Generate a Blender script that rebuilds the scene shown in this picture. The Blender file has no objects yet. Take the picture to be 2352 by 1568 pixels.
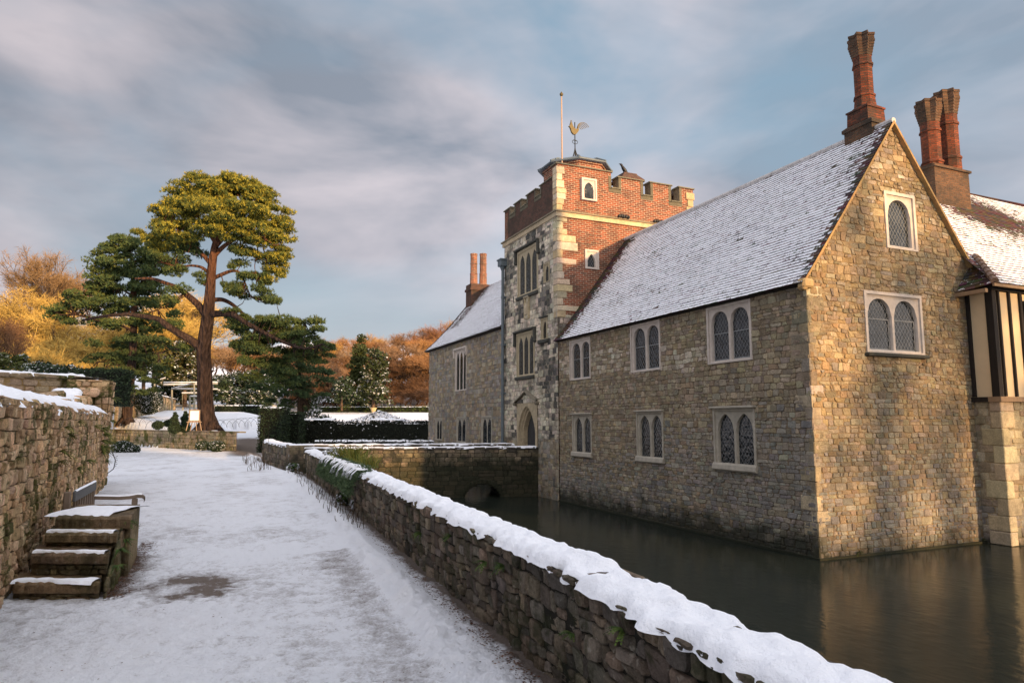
import bpy, math, random
import numpy as np
from math import sin, cos, pi, radians, atan2, sqrt, hypot, exp
from mathutils import Vector, noise
from bisect import bisect_left
random.seed(7); RNG = np.random.default_rng(7)
scene = bpy.context.scene
COL = scene.collection

# ---------------------------------------------------------------- camera model (24 mm, pitched up a little)
AZ, PIT, EYE = radians(23.45), radians(6.7), 1.6
FW = np.array([sin(AZ)*cos(PIT), cos(AZ)*cos(PIT), sin(PIT)])
RT = np.array([cos(AZ), -sin(AZ), 0.0]); UP = np.cross(RT, FW)
CAM = np.array([0, 0, EYE])
def ray(x, y): return FW + RT*(x-1176)/1568. - UP*(y-784)/1568.
def PZ(x, y, z=0.0): d = ray(x, y); return CAM + d*((z-EYE)/d[2])
def PX(x, y, X): d = ray(x, y); return CAM + d*(X/d[0])
def PY(x, y, Y): d = ray(x, y); return CAM + d*(Y/d[1])
def AT(x, y, w): return CAM + ray(x, y)*w

# ---------------------------------------------------------------- scene bookkeeping
WL = {}
def tag(o, label=None, cat=None, group=None, kind=None):
    if label: o['label'] = label
    if cat: o['category'] = cat
    if group: o['group'] = group
    if kind: o['kind'] = kind
    return o
def thing(name, loc, label, cat, group=None):
    o = bpy.data.objects.new(name, None); COL.objects.link(o)
    o.empty_display_size = .3; o.location = tuple(loc); WL[o.name] = np.array(loc, float)
    return tag(o, label, cat, group)
def mk(name, V, F, mat, parent=None, col=None, smooth=False, uv=False, flat_arr=False, mi=None):
    V = np.asarray(V, float).reshape(-1, 3)
    b = np.array([(V[:, 0].min()+V[:, 0].max())/2, (V[:, 1].min()+V[:, 1].max())/2, V[:, 2].min()])
    me = bpy.data.meshes.new(name)
    if flat_arr:                       # F is an n x k int array
        F = np.asarray(F, dtype=np.int32); n, k = F.shape
        me.vertices.add(len(V)); me.vertices.foreach_set('co', (V-b).astype(np.float32).ravel())
        me.loops.add(n*k); me.loops.foreach_set('vertex_index', F.ravel())
        me.polygons.add(n); me.polygons.foreach_set('loop_start', np.arange(0, n*k, k, dtype=np.int32))
        me.update(calc_edges=True)
    else:
        me.from_pydata((V-b).tolist(), [], F)
    for m in (mat if isinstance(mat, (list, tuple)) else [mat]): me.materials.append(m)
    if mi is not None: me.polygons.foreach_set('material_index', np.asarray(mi, dtype=np.int32))
    if smooth: me.polygons.foreach_set('use_smooth', np.ones(len(me.polygons), dtype=bool))
    if col is not None:
        a = me.color_attributes.new('Col', 'FLOAT_COLOR', 'POINT')
        c = np.ones((len(V), 4), np.float32); c[:, :np.asarray(col).shape[1]] = col
        a.data.foreach_set('color', c.ravel())
    if uv:
        ul = me.uv_layers.new(name='UVMap'); P = V
        out = np.zeros((len(me.loops), 2), np.float32)
        for p in me.polygons:
            n = p.normal
            if abs(n.z) < .8:
                h = hypot(n.x, n.y); tx, ty = -n.y/h, n.x/h
                for li in p.loop_indices:
                    q = P[me.loops[li].vertex_index]; out[li] = (q[0]*tx+q[1]*ty, q[2])
            else:
                for li in p.loop_indices:
                    q = P[me.loops[li].vertex_index]; out[li] = (q[0], q[1])
        ul.data.foreach_set('uv', out.ravel())
    me.validate()
    o = bpy.data.objects.new(name, me); COL.objects.link(o)
    if parent is not None:
        o.parent = parent; o.location = tuple(b-WL[parent.name])
    else: o.location = tuple(b)
    WL[o.name] = b
    return o
class MB:
    def __init__(s): s.V = []; s.F = []; s.C = []; s.M = []
    def add(s, V, F, c=None, m=0):
        n = len(s.V); s.V += [tuple(map(float, v)) for v in V]
        s.F += [tuple(i+n for i in f) for f in F]; s.M += [m]*len(F)
        if c is not None: s.C += [tuple(c)]*len(V) if not hasattr(c[0], '__len__') else [tuple(q) for q in c]
        return s
    def box(s, p0, p1, c=None, m=0, bev=0):
        x0, y0, z0 = [min(a, b) for a, b in zip(p0, p1)]; x1, y1, z1 = [max(a, b) for a, b in zip(p0, p1)]
        return s.obox(((x0+x1)/2, (y0+y1)/2, (z0+z1)/2), (x1-x0, y1-y0, z1-z0), 0, c, m, bev)
    def obox(s, ctr, size, rz=0, c=None, m=0, bev=0, wob=0, tilt=0):
        hx, hy, hz = [a/2 for a in size]; b = min(bev, hx*.9, hy*.9, hz*.9)
        if b > 0:
            V = []; idx = {}
            for sx in (-1, 1):
                for sy in (-1, 1):
                    for sz in (-1, 1):
                        for k, (dx, dy, dz) in enumerate(((0, b, b), (b, 0, b), (b, b, 0))):
                            idx[(sx, sy, sz, k)] = len(V)
                            V.append((sx*(hx-dx), sy*(hy-dy), sz*(hz-dz)))
            F = []
            for sx in (-1, 1): F.append([idx[(sx, a, d, 0)] for a, d in ((-1, -1), (1, -1), (1, 1), (-1, 1))][::sx])
            for sy in (-1, 1): F.append([idx[(a, sy, d, 1)] for a, d in ((-1, -1), (1, -1), (1, 1), (-1, 1))][::-sy])
            for sz in (-1, 1): F.append([idx[(a, d, sz, 2)] for a, d in ((-1, -1), (1, -1), (1, 1), (-1, 1))][::sz])
            for sx in (-1, 1):
                for sy in (-1, 1):
                    for sz in (-1, 1): F.append([idx[(sx, sy, sz, k)] for k in (0, 1, 2)][::sx*sy*sz])
            for sx in (-1, 1):
                for sy in (-1, 1): F.append([idx[(sx, sy, -1, 0)], idx[(sx, sy, -1, 1)], idx[(sx, sy, 1, 1)], idx[(sx, sy, 1, 0)]][::sx*sy])
            for sx in (-1, 1):
                for sz in (-1, 1): F.append([idx[(sx, -1, sz, 2)], idx[(sx, -1, sz, 0)], idx[(sx, 1, sz, 0)], idx[(sx, 1, sz, 2)]][::sx*sz])
            for sy in (-1, 1):
                for sz in (-1, 1): F.append([idx[(-1, sy, sz, 1)], idx[(-1, sy, sz, 2)], idx[(1, sy, sz, 2)], idx[(1, sy, sz, 1)]][::sy*sz])
        else:
            V = [(sx*hx, sy*hy, sz*hz) for sx in (-1, 1) for sy in (-1, 1) for sz in (-1, 1)]
            F = [(0, 1, 3, 2), (4, 6, 7, 5), (0, 4, 5, 1), (2, 3, 7, 6), (0, 2, 6, 4), (1, 5, 7, 3)]
        if wob: V = [tuple(a+random.uniform(-wob, wob) for a in v) for v in V]
        cr, sr = cos(rz), sin(rz)
        W = [(ctr[0]+x*cr-y*sr, ctr[1]+x*sr+y*cr, ctr[2]+z+x*tilt) for x, y, z in V]
        return s.add(W, F, c, m)
    def quad(s, a, b, c_, d, c=None, m=0): return s.add([a, b, c_, d], [(0, 1, 2, 3)], c, m)
    def tube(s, pts, rad, n=8, c=None, m=0, cap=True):
        pts = [Vector(p) for p in pts]; k = len(pts)
        if not hasattr(rad, '__len__'): rad = [rad]*k
        V = []; F = []; prev = None
        for i, p in enumerate(pts):
            t = (pts[min(i+1, k-1)]-pts[max(i-1, 0)])
            t = t.normalized() if t.length > 1e-9 else Vector((0, 0, 1))
            if prev is None:
                a = Vector((1, 0, 0)) if abs(t.x) < .8 else Vector((0, 1, 0)); u = t.cross(a).normalized()
            else: u = (prev-t*prev.dot(t)).normalized()
            prev = u; w = t.cross(u)
            for j in range(n):
                a = 2*pi*j/n; V.append(p+(u*cos(a)+w*sin(a))*rad[i])
        for i in range(k-1):
            for j in range(n):
                j2 = (j+1) % n; F.append((i*n+j, i*n+j2, (i+1)*n+j2, (i+1)*n+j))
        if cap: F.append(tuple(range(n))[::-1]); F.append(tuple(range((k-1)*n, k*n)))
        return s.add(V, F, c, m)
    def loft(s, ctr, rings, c=None, m=0):       # rings: list of (z, outline[(x,y)...]) same count
        V = []; F = []; n = len(rings[0][1])
        for z, o in rings: V += [(ctr[0]+x, ctr[1]+y, z) for x, y in o]
        for i in range(len(rings)-1):
            for j in range(n):
                j2 = (j+1) % n; F.append((i*n+j, i*n+j2, (i+1)*n+j2, (i+1)*n+j))
        F.append(tuple(range(n))[::-1]); F.append(tuple(range((len(rings)-1)*n, len(rings)*n)))
        return s.add(V, F, c, m)
    def build(s, name, mat, parent=None, smooth=False, uv=False):
        return mk(name, s.V, s.F, mat, parent, col=(np.array(s.C)[:, :3] if s.C and len(s.C) == len(s.V) else None), smooth=smooth, uv=uv, mi=s.M if isinstance(mat, (list, tuple)) else None)

# ---------------------------------------------------------------- materials
MATS = {}
class NT:
    def __init__(s, name):
        s.m = bpy.data.materials.new(name); s.m.use_nodes = True; s.t = s.m.node_tree; s.t.nodes.clear()
        s.out = s.n('ShaderNodeOutputMaterial'); s.b = s.n('ShaderNodeBsdfPrincipled')
        s.l(s.b.outputs[0], s.out.inputs[0])
    def n(s, t, **k):
        x = s.t.nodes.new(t)
        for a, v in k.items(): setattr(x, a, v)
        return x
    def l(s, a, b): s.t.links.new(a, b)
    def put(s, sock, v):
        if hasattr(v, 'is_linked'): s.l(v, sock)
        else:
            if hasattr(v, '__len__') and len(v) == 3 and sock.type == 'RGBA': v = (*v, 1)
            sock.default_value = v
    def pos(s): return s.n('ShaderNodeNewGeometry').outputs['Position']
    def nz(s):
        x = s.n('ShaderNodeSeparateXYZ'); s.l(s.n('ShaderNodeNewGeometry').outputs['Normal'], x.inputs[0]); return x.outputs[2]
    def attr(s, a='Col'): x = s.n('ShaderNodeAttribute'); x.attribute_name = a; return x.outputs['Color']
    def noise(s, sc, det=4, rough=.55, vec=None, scale3=None, dist=0):
        x = s.n('ShaderNodeTexNoise'); x.inputs['Scale'].default_value = sc; x.inputs['Detail'].default_value = det
        x.inputs['Roughness'].default_value = rough; x.inputs['Distortion'].default_value = dist
        v = vec if vec is not None else s.pos()
        if scale3:
            mp = s.n('ShaderNodeMapping'); mp.inputs['Scale'].default_value = scale3; s.l(v, mp.inputs[0]); v = mp.outputs[0]
        s.l(v, x.inputs['Vector']); return x.outputs['Fac']
    def ramp(s, f, a, b, c0=(0, 0, 0), c1=(1, 1, 1)):
        x = s.n('ShaderNodeMapRange'); x.inputs[1].default_value = a; x.inputs[2].default_value = b; s.put(x.inputs[0], f); return x.outputs[0]
    def mix(s, f, a, b, mode='MIX'):
        x = s.n('ShaderNodeMix', data_type='RGBA', blend_type=mode); x.clamp_factor = True
        s.put(x.inputs[0], f); s.put(x.inputs[6], a); s.put(x.inputs[7], b); return x.outputs[2]
    def math(s, op, a, b=0, clamp=False):
        x = s.n('ShaderNodeMath', operation=op); x.use_clamp = clamp; s.put(x.inputs[0], a); s.put(x.inputs[1], b); return x.outputs[0]
    def bump(s, h, dist=.01, st=1, base=None):
        x = s.n('ShaderNodeBump'); x.inputs['Distance'].default_value = dist; x.inputs['Strength'].default_value = st
        s.l(h, x.inputs['Height'])
        if base is not None: s.l(base, x.inputs['Normal'])
        return x.outputs[0]
    def fin(s, col, rough=.9, bump=None, metal=0, spec=.3):
        s.put(s.b.inputs['Base Color'], col); s.put(s.b.inputs['Roughness'], rough)
        s.b.inputs['Metallic'].default_value = metal; s.b.inputs['Specular IOR Level'].default_value = spec
        if bump is not None: s.l(bump, s.b.inputs['Normal'])
        MATS[s.m.name] = s.m; return s.m

def stone_mat(name, moss=0.0, mosscol=(.035, .045, .012), soot=0.0, bumpd=.02, algae=None, lich=0.0):
    t = NT(name); c = t.attr()
    n1 = t.noise(7, 7, .7); n2 = t.noise(38, 5, .75); n0 = t.noise(.9, 5, .6)
    c = t.mix(1, c, t.mix(n0, (.72, .73, .75), (1.28, 1.26, 1.22)), 'MULTIPLY')
    c = t.mix(1, c, t.mix(n1, (.35, .36, .38), (1.65, 1.60, 1.52)), 'MULTIPLY')
    c = t.mix(1, c, t.mix(n2, (.30, .30, .31), (1.70, 1.70, 1.69)), 'MULTIPLY')
    if lich: c = t.mix(t.math('MULTIPLY', t.ramp(t.noise(14, 5, .6), .62, .68), lich), c, (.6, .56, .48))
    if soot: c = t.mix(t.math('MULTIPLY', t.ramp(t.noise(1.6, 7, .72), .50, .60), soot), c, (.03, .032, .03))
    if moss: c = t.mix(t.math('MULTIPLY', t.ramp(t.noise(1.7, 8, .75), .50, .57), moss), c, mosscol)
    if algae is not None:
        z = t.n('ShaderNodeSeparateXYZ'); t.l(t.pos(), z.inputs[0])
        f = t.math('ADD', z.outputs[2], t.math('MULTIPLY', t.noise(2.5, 5, .6), -1.1))
        c = t.mix(t.math('MULTIPLY', t.ramp(f, algae, algae-.45), .85), c, (.02, .024, .014))
    b = t.bump(t.noise(16, 8, .75), bumpd*1.3, 1)
    b = t.bump(t.noise(70, 5, .75), bumpd*.6, 1, b)
    return t.fin(c, .92, b, spec=.2)
M_FAC = stone_mat('rubble_stone', soot=.15, algae=-.75)
M_GAB = stone_mat('golden_rubble', algae=-.95, soot=.12)
M_TOW = stone_mat('mottled_limestone', soot=.5)
M_MOAT = stone_mat('mossy_wall_stone', moss=.6, soot=.45, bumpd=.035, lich=.35)
M_LEFT = stone_mat('warm_wall_stone', moss=.9, mosscol=(.06, .07, .012), bumpd=.03, lich=.2)
M_BRG = stone_mat('dark_bridge_stone', moss=.2, soot=.75, algae=.1)
M_STEP = stone_mat('step_stone', moss=.5, mosscol=(.05, .055, .015), soot=.45, bumpd=.04, lich=.4)
M_ASH = stone_mat('dressed_stone', bumpd=.005)

def simple(name, col, rough=.7, nscale=12, amp=.35, bumpd=.004, metal=0, spec=.3, stretch=None):
    t = NT(name); n = t.noise(nscale, 5, .6, scale3=stretch)
    c = t.mix(n, tuple(a*(1-amp) for a in col), tuple(a*(1+amp) for a in col))
    return t.fin(c, rough, t.bump(n, bumpd), metal, spec)
def snow_mat(name, base=(.86, .88, .93), holes=0.0, under=(.06, .045, .03)):
    t = NT(name); c = t.mix(t.noise(6, 4), base, tuple(min(1, a*1.03) for a in base))
    if holes: c = t.mix(t.ramp(t.noise(9, 6, .7), .66-holes, .70-holes), c, under)
    b = t.bump(t.noise(14, 6, .6), .03, .8); b = t.bump(t.noise(90, 3, .6), .006, .7, b)
    t.b.inputs['Subsurface Weight'].default_value = 0
    return t.fin(c, .75, b, spec=.3)
M_SNOW = snow_mat('snow'); M_SNOWP = snow_mat('patchy_snow', holes=.06)
M_WIN = simple('window_stone_pale', (.60, .53, .47), .85, 7, .32, .008)
M_WING = simple('window_stone_grey', (.44, .40, .33), .85, 6, .45, .012)
M_WINY = simple('window_stone_buff', (.44, .37, .25), .85, 8, .3, .006)
M_DRIP = simple('sooty_stone', (.07, .07, .06), .9, 10, .5, .01)
M_LEAD = simple('lead', (.12, .15, .17), .55, 6, .3, .003, spec=.4)
M_CAME = simple('lead_came', (.26, .27, .275), .6, 20, .2)
M_IRON = simple('black_iron', (.02, .022, .024), .5, 20, .3)
M_GOLD = simple('gilt_metal', (.11, .085, .035), .5, 20, .4, metal=.2)
M_POLE = simple('varnished_pole', (.42, .30, .22), .5, 2, .1)
M_WOOD = simple('weathered_oak', (.16, .12, .09), .8, 14, .4, .006, stretch=(1, 1, .15))
M_TIMB = simple('dark_timber', (.022, .017, .014), .8, 16, .5, .008, stretch=(1, 1, .12))
M_TIML = simple('pale_timber', (.30, .20, .12), .8, 16, .4, .008, stretch=(1, 1, .12))
M_PLAS = simple('cream_plaster', (.72, .56, .36), .9, 3, .1, .006)
M_DOOR = simple('grey_oak_door', (.06, .06, .06), .8, 14, .4, .006)
M_DARK = simple('dark_inside', (.01, .01, .01), .9, 5, .2)
M_EASEL = simple('easel_wood', (.32, .22, .14), .7, 20, .2)
M_BOARD = simple('white_board', (.75, .76, .78), .6, 5, .05)
M_POST = simple('grey_rustic_timber', (.26, .25, .20), .9, 10, .3)

def glass_mat():
    t = NT('old_glass')
    c = t.mix(t.ramp(t.noise(5, 3), .4, .65), (.005, .008, .010), (.03, .036, .042))
    vor = t.n('ShaderNodeTexVoronoi'); vor.inputs['Scale'].default_value = 11; t.l(t.pos(), vor.inputs['Vector'])
    b = t.bump(t.noise(7, 2), .012, 1); b = t.bump(vor.outputs['Distance'], .004, 1, b)
    t.b.inputs['IOR'].default_value = 1.5
    return t.fin(c, .10, b, spec=.5)
M_GLASS = glass_mat()

def brick_mat(name, c1, c2, mortar, scale=1.0, dirt=.4):
    t = NT(name); uv = t.n('ShaderNodeTexCoord').outputs['UV']
    br = t.n('ShaderNodeTexBrick'); t.l(uv, br.inputs['Vector'])
    br.inputs['Scale'].default_value = 1; br.inputs['Brick Width'].default_value = .225*scale; br.inputs['Row Height'].default_value = .073*scale
    br.inputs['Mortar Size'].default_value = .011*scale; br.inputs['Mortar Smooth'].default_value = .3; br.inputs['Bias'].default_value = -.15
    br.inputs['Color1'].default_value = (*c1, 1); br.inputs['Color2'].default_value = (*c2, 1); br.inputs['Mortar'].default_value = (*mortar, 1)
    c = t.mix(1, br.outputs['Color'], t.mix(t.noise(22, 4), (.6, .6, .6), (1.4, 1.35, 1.3)), 'MULTIPLY')
    c = t.mix(t.math('MULTIPLY', t.ramp(t.noise(1.3, 7, .7), .5, .64), dirt), c, (.045, .04, .032))
    b = t.bump(t.math('MULTIPLY', br.outputs['Fac'], -1), .012, 1); b = t.bump(t.noise(60, 4), .006, 1, b)
    return t.fin(c, .9, b, spec=.2)
M_BRICK = brick_mat('red_brick', (.30, .080, .040), (.085, .036, .030), (.46, .37, .27), .9, .55)
M_BRICK2 = brick_mat('chimney_brick', (.26, .07, .034), (.08, .03, .022), (.10, .07, .05), .75, .75)
M_BRICK3 = brick_mat('sooty_parapet_brick', (.13, .055, .042), (.05, .03, .026), (.15, .13, .1), .57, .6)
M_BRICK4 = brick_mat('weathered_chimney_brick', (.16, .085, .05), (.07, .045, .035), (.12, .10, .075), .75, .8)
M_TILE = None
def tile_mat():
    t = NT('clay_tiles'); c = t.attr()
    sep = t.n('ShaderNodeAttribute'); sep.attribute_name = 'Col'
    n = t.noise(7, 6, .7); n2 = t.noise(30, 5, .7)
    f = t.math('ADD', sep.outputs['Alpha'], t.math('MULTIPLY', t.math('SUBTRACT', t.math('ADD', n, t.math('MULTIPLY', n2, .6)), .8), 1.6))
    f = t.ramp(f, .42, .52)
    up = t.ramp(t.nz(), .25, .35)
    f = t.math('MULTIPLY', f, up)
    cc = t.mix(1, c, t.mix(t.noise(26, 4), (.5, .5, .5), (1.5, 1.5, 1.5)), 'MULTIPLY')
    cc = t.mix(f, cc, (.86, .88, .93))
    return t.fin(cc, .85, t.bump(n2, .01), spec=.2)
M_TILE = tile_mat()
def leaf_mat(name, snow=0.0, rough=.7, trans=.0):
    t = NT(name); c = t.attr()
    if snow: c = t.mix(t.math('MULTIPLY', t.ramp(t.noise(1.1, 6, .8), .60-snow*.25, .64-snow*.25), t.ramp(t.nz(), .55, .8)), c, (.85, .87, .92))
    return t.fin(c, rough, spec=.15)
M_LEAF = leaf_mat('needles'); M_LEAFS = leaf_mat('snowy_foliage', .35); M_HEDGE = leaf_mat('hedge_leaves', .1)
def bark_mat(name, c0, c1, red=None):
    t = NT(name); n = t.noise(5, 7, .75, scale3=(1, 1, .25)); c = t.mix(t.ramp(n, .35, .65), c0, c1)
    if red:
        z = t.n('ShaderNodeSeparateXYZ'); t.l(t.pos(), z.inputs[0]); c = t.mix(t.ramp(z.outputs[2], 8, 14), c, red)
    vor = t.n('ShaderNodeTexVoronoi'); vor.inputs['Scale'].default_value = 6
    mp = t.n('ShaderNodeMapping'); mp.inputs['Scale'].default_value = (1, 1, .35); t.l(t.pos(), mp.inputs[0]); t.l(mp.outputs[0], vor.inputs['Vector'])
    b = t.bump(vor.outputs['Distance'], .2, 1); b = t.bump(n, .05, 1, b)
    return t.fin(c, .95, b, spec=.1)
M_PBARK = bark_mat('pine_bark', (.018, .013, .012), (.070, .046, .038), red=(.17, .075, .038))
M_BARK = bark_mat('grey_bark', (.05, .035, .025), (.15, .10, .07))
def twig_mat():
    t = NT('bare_twigs'); oi = t.n('ShaderNodeObjectInfo')
    r = t.n('ShaderNodeValToRGB'); e = r.color_ramp; e.elements[0].color = (.24, .14, .08, 1); e.elements[1].color = (.46, .29, .10, 1)
    k = e.elements.new(.35); k.color = (.42, .22, .09, 1); k = e.elements.new(.7); k.color = (.30, .14, .07, 1); k = e.elements.new(.55); k.color = (.27, .20, .13, 1)
    t.l(oi.outputs['Random'], r.inputs[0])
    c = t.mix(1, r.outputs[0], t.mix(t.noise(.9, 4), (.5, .5, .5), (1.5, 1.5, 1.5)), 'MULTIPLY')
    return t.fin(c, .9, spec=.1)
M_TWIG = twig_mat()
M_TWIGY = simple('golden_twigs', (.50, .34, .09), .9, .9, .75)
M_TWIGB = simple('brown_twigs', (.14, .075, .04), .9, 2, .35)

# ---------------------------------------------------------------- rubble walls: irregular cells, each a domed stone
def clip(poly, a, b, c):                     # keep a*u+b*v <= c
    out = []; n = len(poly)
    for i in range(n):
        p = poly[i]; q = poly[(i+1) % n]; dp = a*p[0]+b*p[1]-c; dq = a*q[0]+b*q[1]-c
        if dp <= 0: out.append(p)
        if (dp < 0 < dq) or (dq < 0 < dp):
            t = dp/(dp-dq); out.append((p[0]+t*(q[0]-p[0]), p[1]+t*(q[1]-p[1])))
    return out
def area(p): return .5*sum(p[i][0]*p[(i+1) % len(p)][1]-p[(i+1) % len(p)][0]*p[i][1] for i in range(len(p)))
def cells(u0, u1, v0, v1, w, h, jit, rnd, wfun=None):
    """roughly coursed rubble: wavy courses of uneven height cut into uneven, slightly skewed stones"""
    res = []; v = v0-h*.5; k = 0; sd = rnd.uniform(0, 90)
    J = jit if callable(jit) else (lambda v_: jit)
    def wave(kk, vk, u): return vk+J(vk)*h*(.34*noise.noise(Vector((u/w*.45, kk*7.3, sd)))+.16*noise.noise(Vector((u/w*1.7, kk*3.1, sd+5))))
    while v < v1+.3*h:
        hh = h*rnd.choice((.65, .8, .95, 1.05, 1.2, 1.45)); j = J(v)
        us = []; u = u0-w+rnd.uniform(0, w)
        while u < u1+w: us.append((u, rnd.uniform(-.14, .14)*j*w)); u += w*rnd.choice((.45, .65, .8, .95, 1.1, 1.3, 1.7))*rnd.uniform(.85, 1.15)
        for (a, sa), (b, sb) in zip(us, us[1:]):
            if b < u0 or a > u1: continue
            m = (a+b)/2; B0 = lambda x: wave(k, v, x); T0 = lambda x: wave(k+1, v+hh, x)
            parts = [(0, 1)]
            if hh > 1.1*h and rnd.random() < .4: t = rnd.uniform(.35, .65); parts = [(0, t), (t, 1)]
            elif b-a > 1.2*w and rnd.random() < .3: pass
            for p0, p1 in parts:
                g = lambda x, t: B0(x)*(1-t)+T0(x)*t
                tl = rnd.uniform(-.1, .1)*j*h*(p0 > 0)
                P = [(a-sa*(1-2*p0), g(a, p0)+tl), (m, g(m, p0)), (b-sb*(1-2*p0), g(b, p0)-tl), (b-sb*(1-2*p1)+rnd.uniform(-.03, .03)*w*j, g(b, p1)), (m+rnd.uniform(-.15, .15)*w, g(m, p1)+rnd.uniform(-.03, .06)*h*j), (a-sa*(1-2*p1)+rnd.uniform(-.03, .03)*w*j, g(a, p1))]
                cu = m; ok = P
                if rnd.random() < .22*j:                      # knock one corner off
                    c = rnd.choice((0, 2, 3, 5)); q = ok[c]; mv = g(m, (p0+p1)/2); ok = list(ok); ok[c] = (q[0]*.72+m*.28, q[1]*.78+mv*.22)
                for A_, B_, C_ in ((-1, 0, -u0), (1, 0, u1), (0, -1, -v0), (0, 1, v1)):
                    if len(ok) >= 3: ok = clip(ok, A_, B_, C_)
                if len(ok) >= 3: res.append(ok)
        v += hh; k += 1
    return res
def stone_wall(mb, fr, u0, u1, v0, v1, w, h, colf, jit=.6, gap=.010, depth=.03, holes=(), lim=(), rnd=None, mortar=(.3, .24, .17), back=True, rings=3, mfill=.3, rc=.17):
    """fr(u,v,d) -> 3D. holes: (u0,u1,v0,v1). lim: convex half planes a*u+b*v<=c"""
    rnd = rnd or random.Random(int(abs(u0*37+v1*91))+3)
    if back:
        us = sorted({u0, u1, *[x for hh in holes for x in hh[:2] if u0 < x < u1]}); vs = sorted({v0, v1, *[x for hh in holes for x in hh[2:] if v0 < x < v1]})
        def sub(a, mx):
            o = [a[0]]
            for p, q in zip(a, a[1:]):
                n = max(1, int((q-p)/mx)); o += [p+(q-p)*(i+1)/n for i in range(n)]
            return o
        us = sub(us, .8); vs = sub(vs, .8)
        for a, b in zip(us, us[1:]):
            for c, d in zip(vs, vs[1:]):
                mu, mv = (a+b)/2, (c+d)/2
                if any(x[0] < mu < x[1] and x[2] < mv < x[3] for x in holes): continue
                p = [(a, c), (b, c), (b, d), (a, d)]; mo = depth*mfill
                for L in lim:
                    p = clip(p, *L)
                    if len(p) < 3: break
                if len(p) >= 3: mb.add([fr(x, y, mo) for x, y in p], [tuple(range(len(p)))], mortar)
    for p in cells(u0, u1, v0, v1, w, h, jit, rnd):
        for L in lim:
            p = clip(p, *L)
            if len(p) < 3: break
        if len(p) < 3: continue
        cu = sum(q[0] for q in p)/len(p); cv = sum(q[1] for q in p)/len(p); bad = False
        for x in holes:
            if min(q[0] for q in p) < x[1] and max(q[0] for q in p) > x[0] and min(q[1] for q in p) < x[3] and max(q[1] for q in p) > x[2]:
                if x[0] < cu < x[1] and x[2] < cv < x[3]: bad = True; break
                e = [(x[0]-cu, (1, 0, x[0])), (cu-x[1], (-1, 0, -x[1])), (x[2]-cv, (0, 1, x[2])), (cv-x[3], (0, -1, -x[3]))]
                p = clip(p, *max(e)[1])
                if len(p) < 3: bad = True; break
        if bad: continue
        A = abs(area(p))
        if A < .12*w*h: continue
        r = sqrt(A/pi); s0 = max(.3, 1-gap/r)
        cu = sum(q[0] for q in p)/len(p); cv = sum(q[1] for q in p)/len(p)
        ch = []                                   # round the corners once
        for i in range(len(p)):
            a, b = p[i], p[(i+1) % len(p)]
            if hypot(a[0]-b[0], a[1]-b[1]) < .12*r: ch.append(((a[0]+b[0])/2, (a[1]+b[1])/2)); continue
            ch.append((a[0]*(1-rc)+b[0]*rc, a[1]*(1-rc)+b[1]*rc)); ch.append((a[0]*rc+b[0]*(1-rc), a[1]*rc+b[1]*(1-rc)))
        n = len(ch); dd = depth*rnd.uniform(.45, 1.35); tu, tv = rnd.uniform(-.25, .25)*depth/r, rnd.uniform(-.25, .25)*depth/r
        prof = ((1, depth*.12), (.965, dd*.75), (.84, dd*.98), (.45, dd*1.03)) if rings >= 3 else ((1, depth*.1), (.93, dd*.9))
        V = []; F = []
        for k, (sc, d) in enumerate(prof):
            for q in ch:
                uu = cu+(q[0]-cu)*s0*sc; vv = cv+(q[1]-cv)*s0*sc
                jx = rnd.uniform(-.18, .18)*depth if k else 0
                V.append(fr(uu, vv, d+jx+(tu*(uu-cu)+tv*(vv-cv) if k else 0)))
        K = len(prof)
        for k in range(K-1):
            for i in range(n): j = (i+1) % n; F.append((k*n+i, k*n+j, (k+1)*n+j, (k+1)*n+i))
        F.append(tuple(range((K-1)*n, K*n)))
        mb.add(V, F, colf(cu, cv, rnd))
    return mb
def pick(rnd, pal, jitter=.13):
    c = rnd.choice(pal); k = 1+rnd.uniform(-jitter, jitter); return tuple(max(.01, x*k*(1+rnd.uniform(-.05, .05))) for x in c)
P_TAN = [(.38, .31, .21), (.33, .27, .19), (.42, .355, .26), (.30, .25, .18), (.35, .31, .245), (.44, .375, .28), (.29, .25, .20)]
P_GREY = [(.335, .315, .28), (.30, .285, .265), (.38, .35, .305), (.26, .25, .23), (.40, .36, .295), (.34, .295, .235)]
P_PALE = [(.58, .51, .41), (.50, .44, .36), (.64, .57, .48)]
P_GOLD = [(.39, .30, .185), (.34, .265, .17), (.44, .345, .22), (.29, .235, .165), (.41, .335, .23), (.36, .26, .15)]
P_LIME = [(.70, .63, .52), (.60, .54, .44), (.76, .69, .58), (.46, .42, .35), (.64, .58, .48)]
P_BLACK = [(.10, .10, .095), (.14, .135, .125), (.20, .19, .17), (.27, .25, .22)]
P_WARM = [(.66, .44, .26), (.56, .38, .22), (.72, .52, .34), (.46, .31, .18), (.60, .42, .28)]
P_DARK = [(.24, .19, .145), (.19, .155, .12), (.30, .24, .18), (.15, .13, .11), (.25, .215, .18)]

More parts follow.
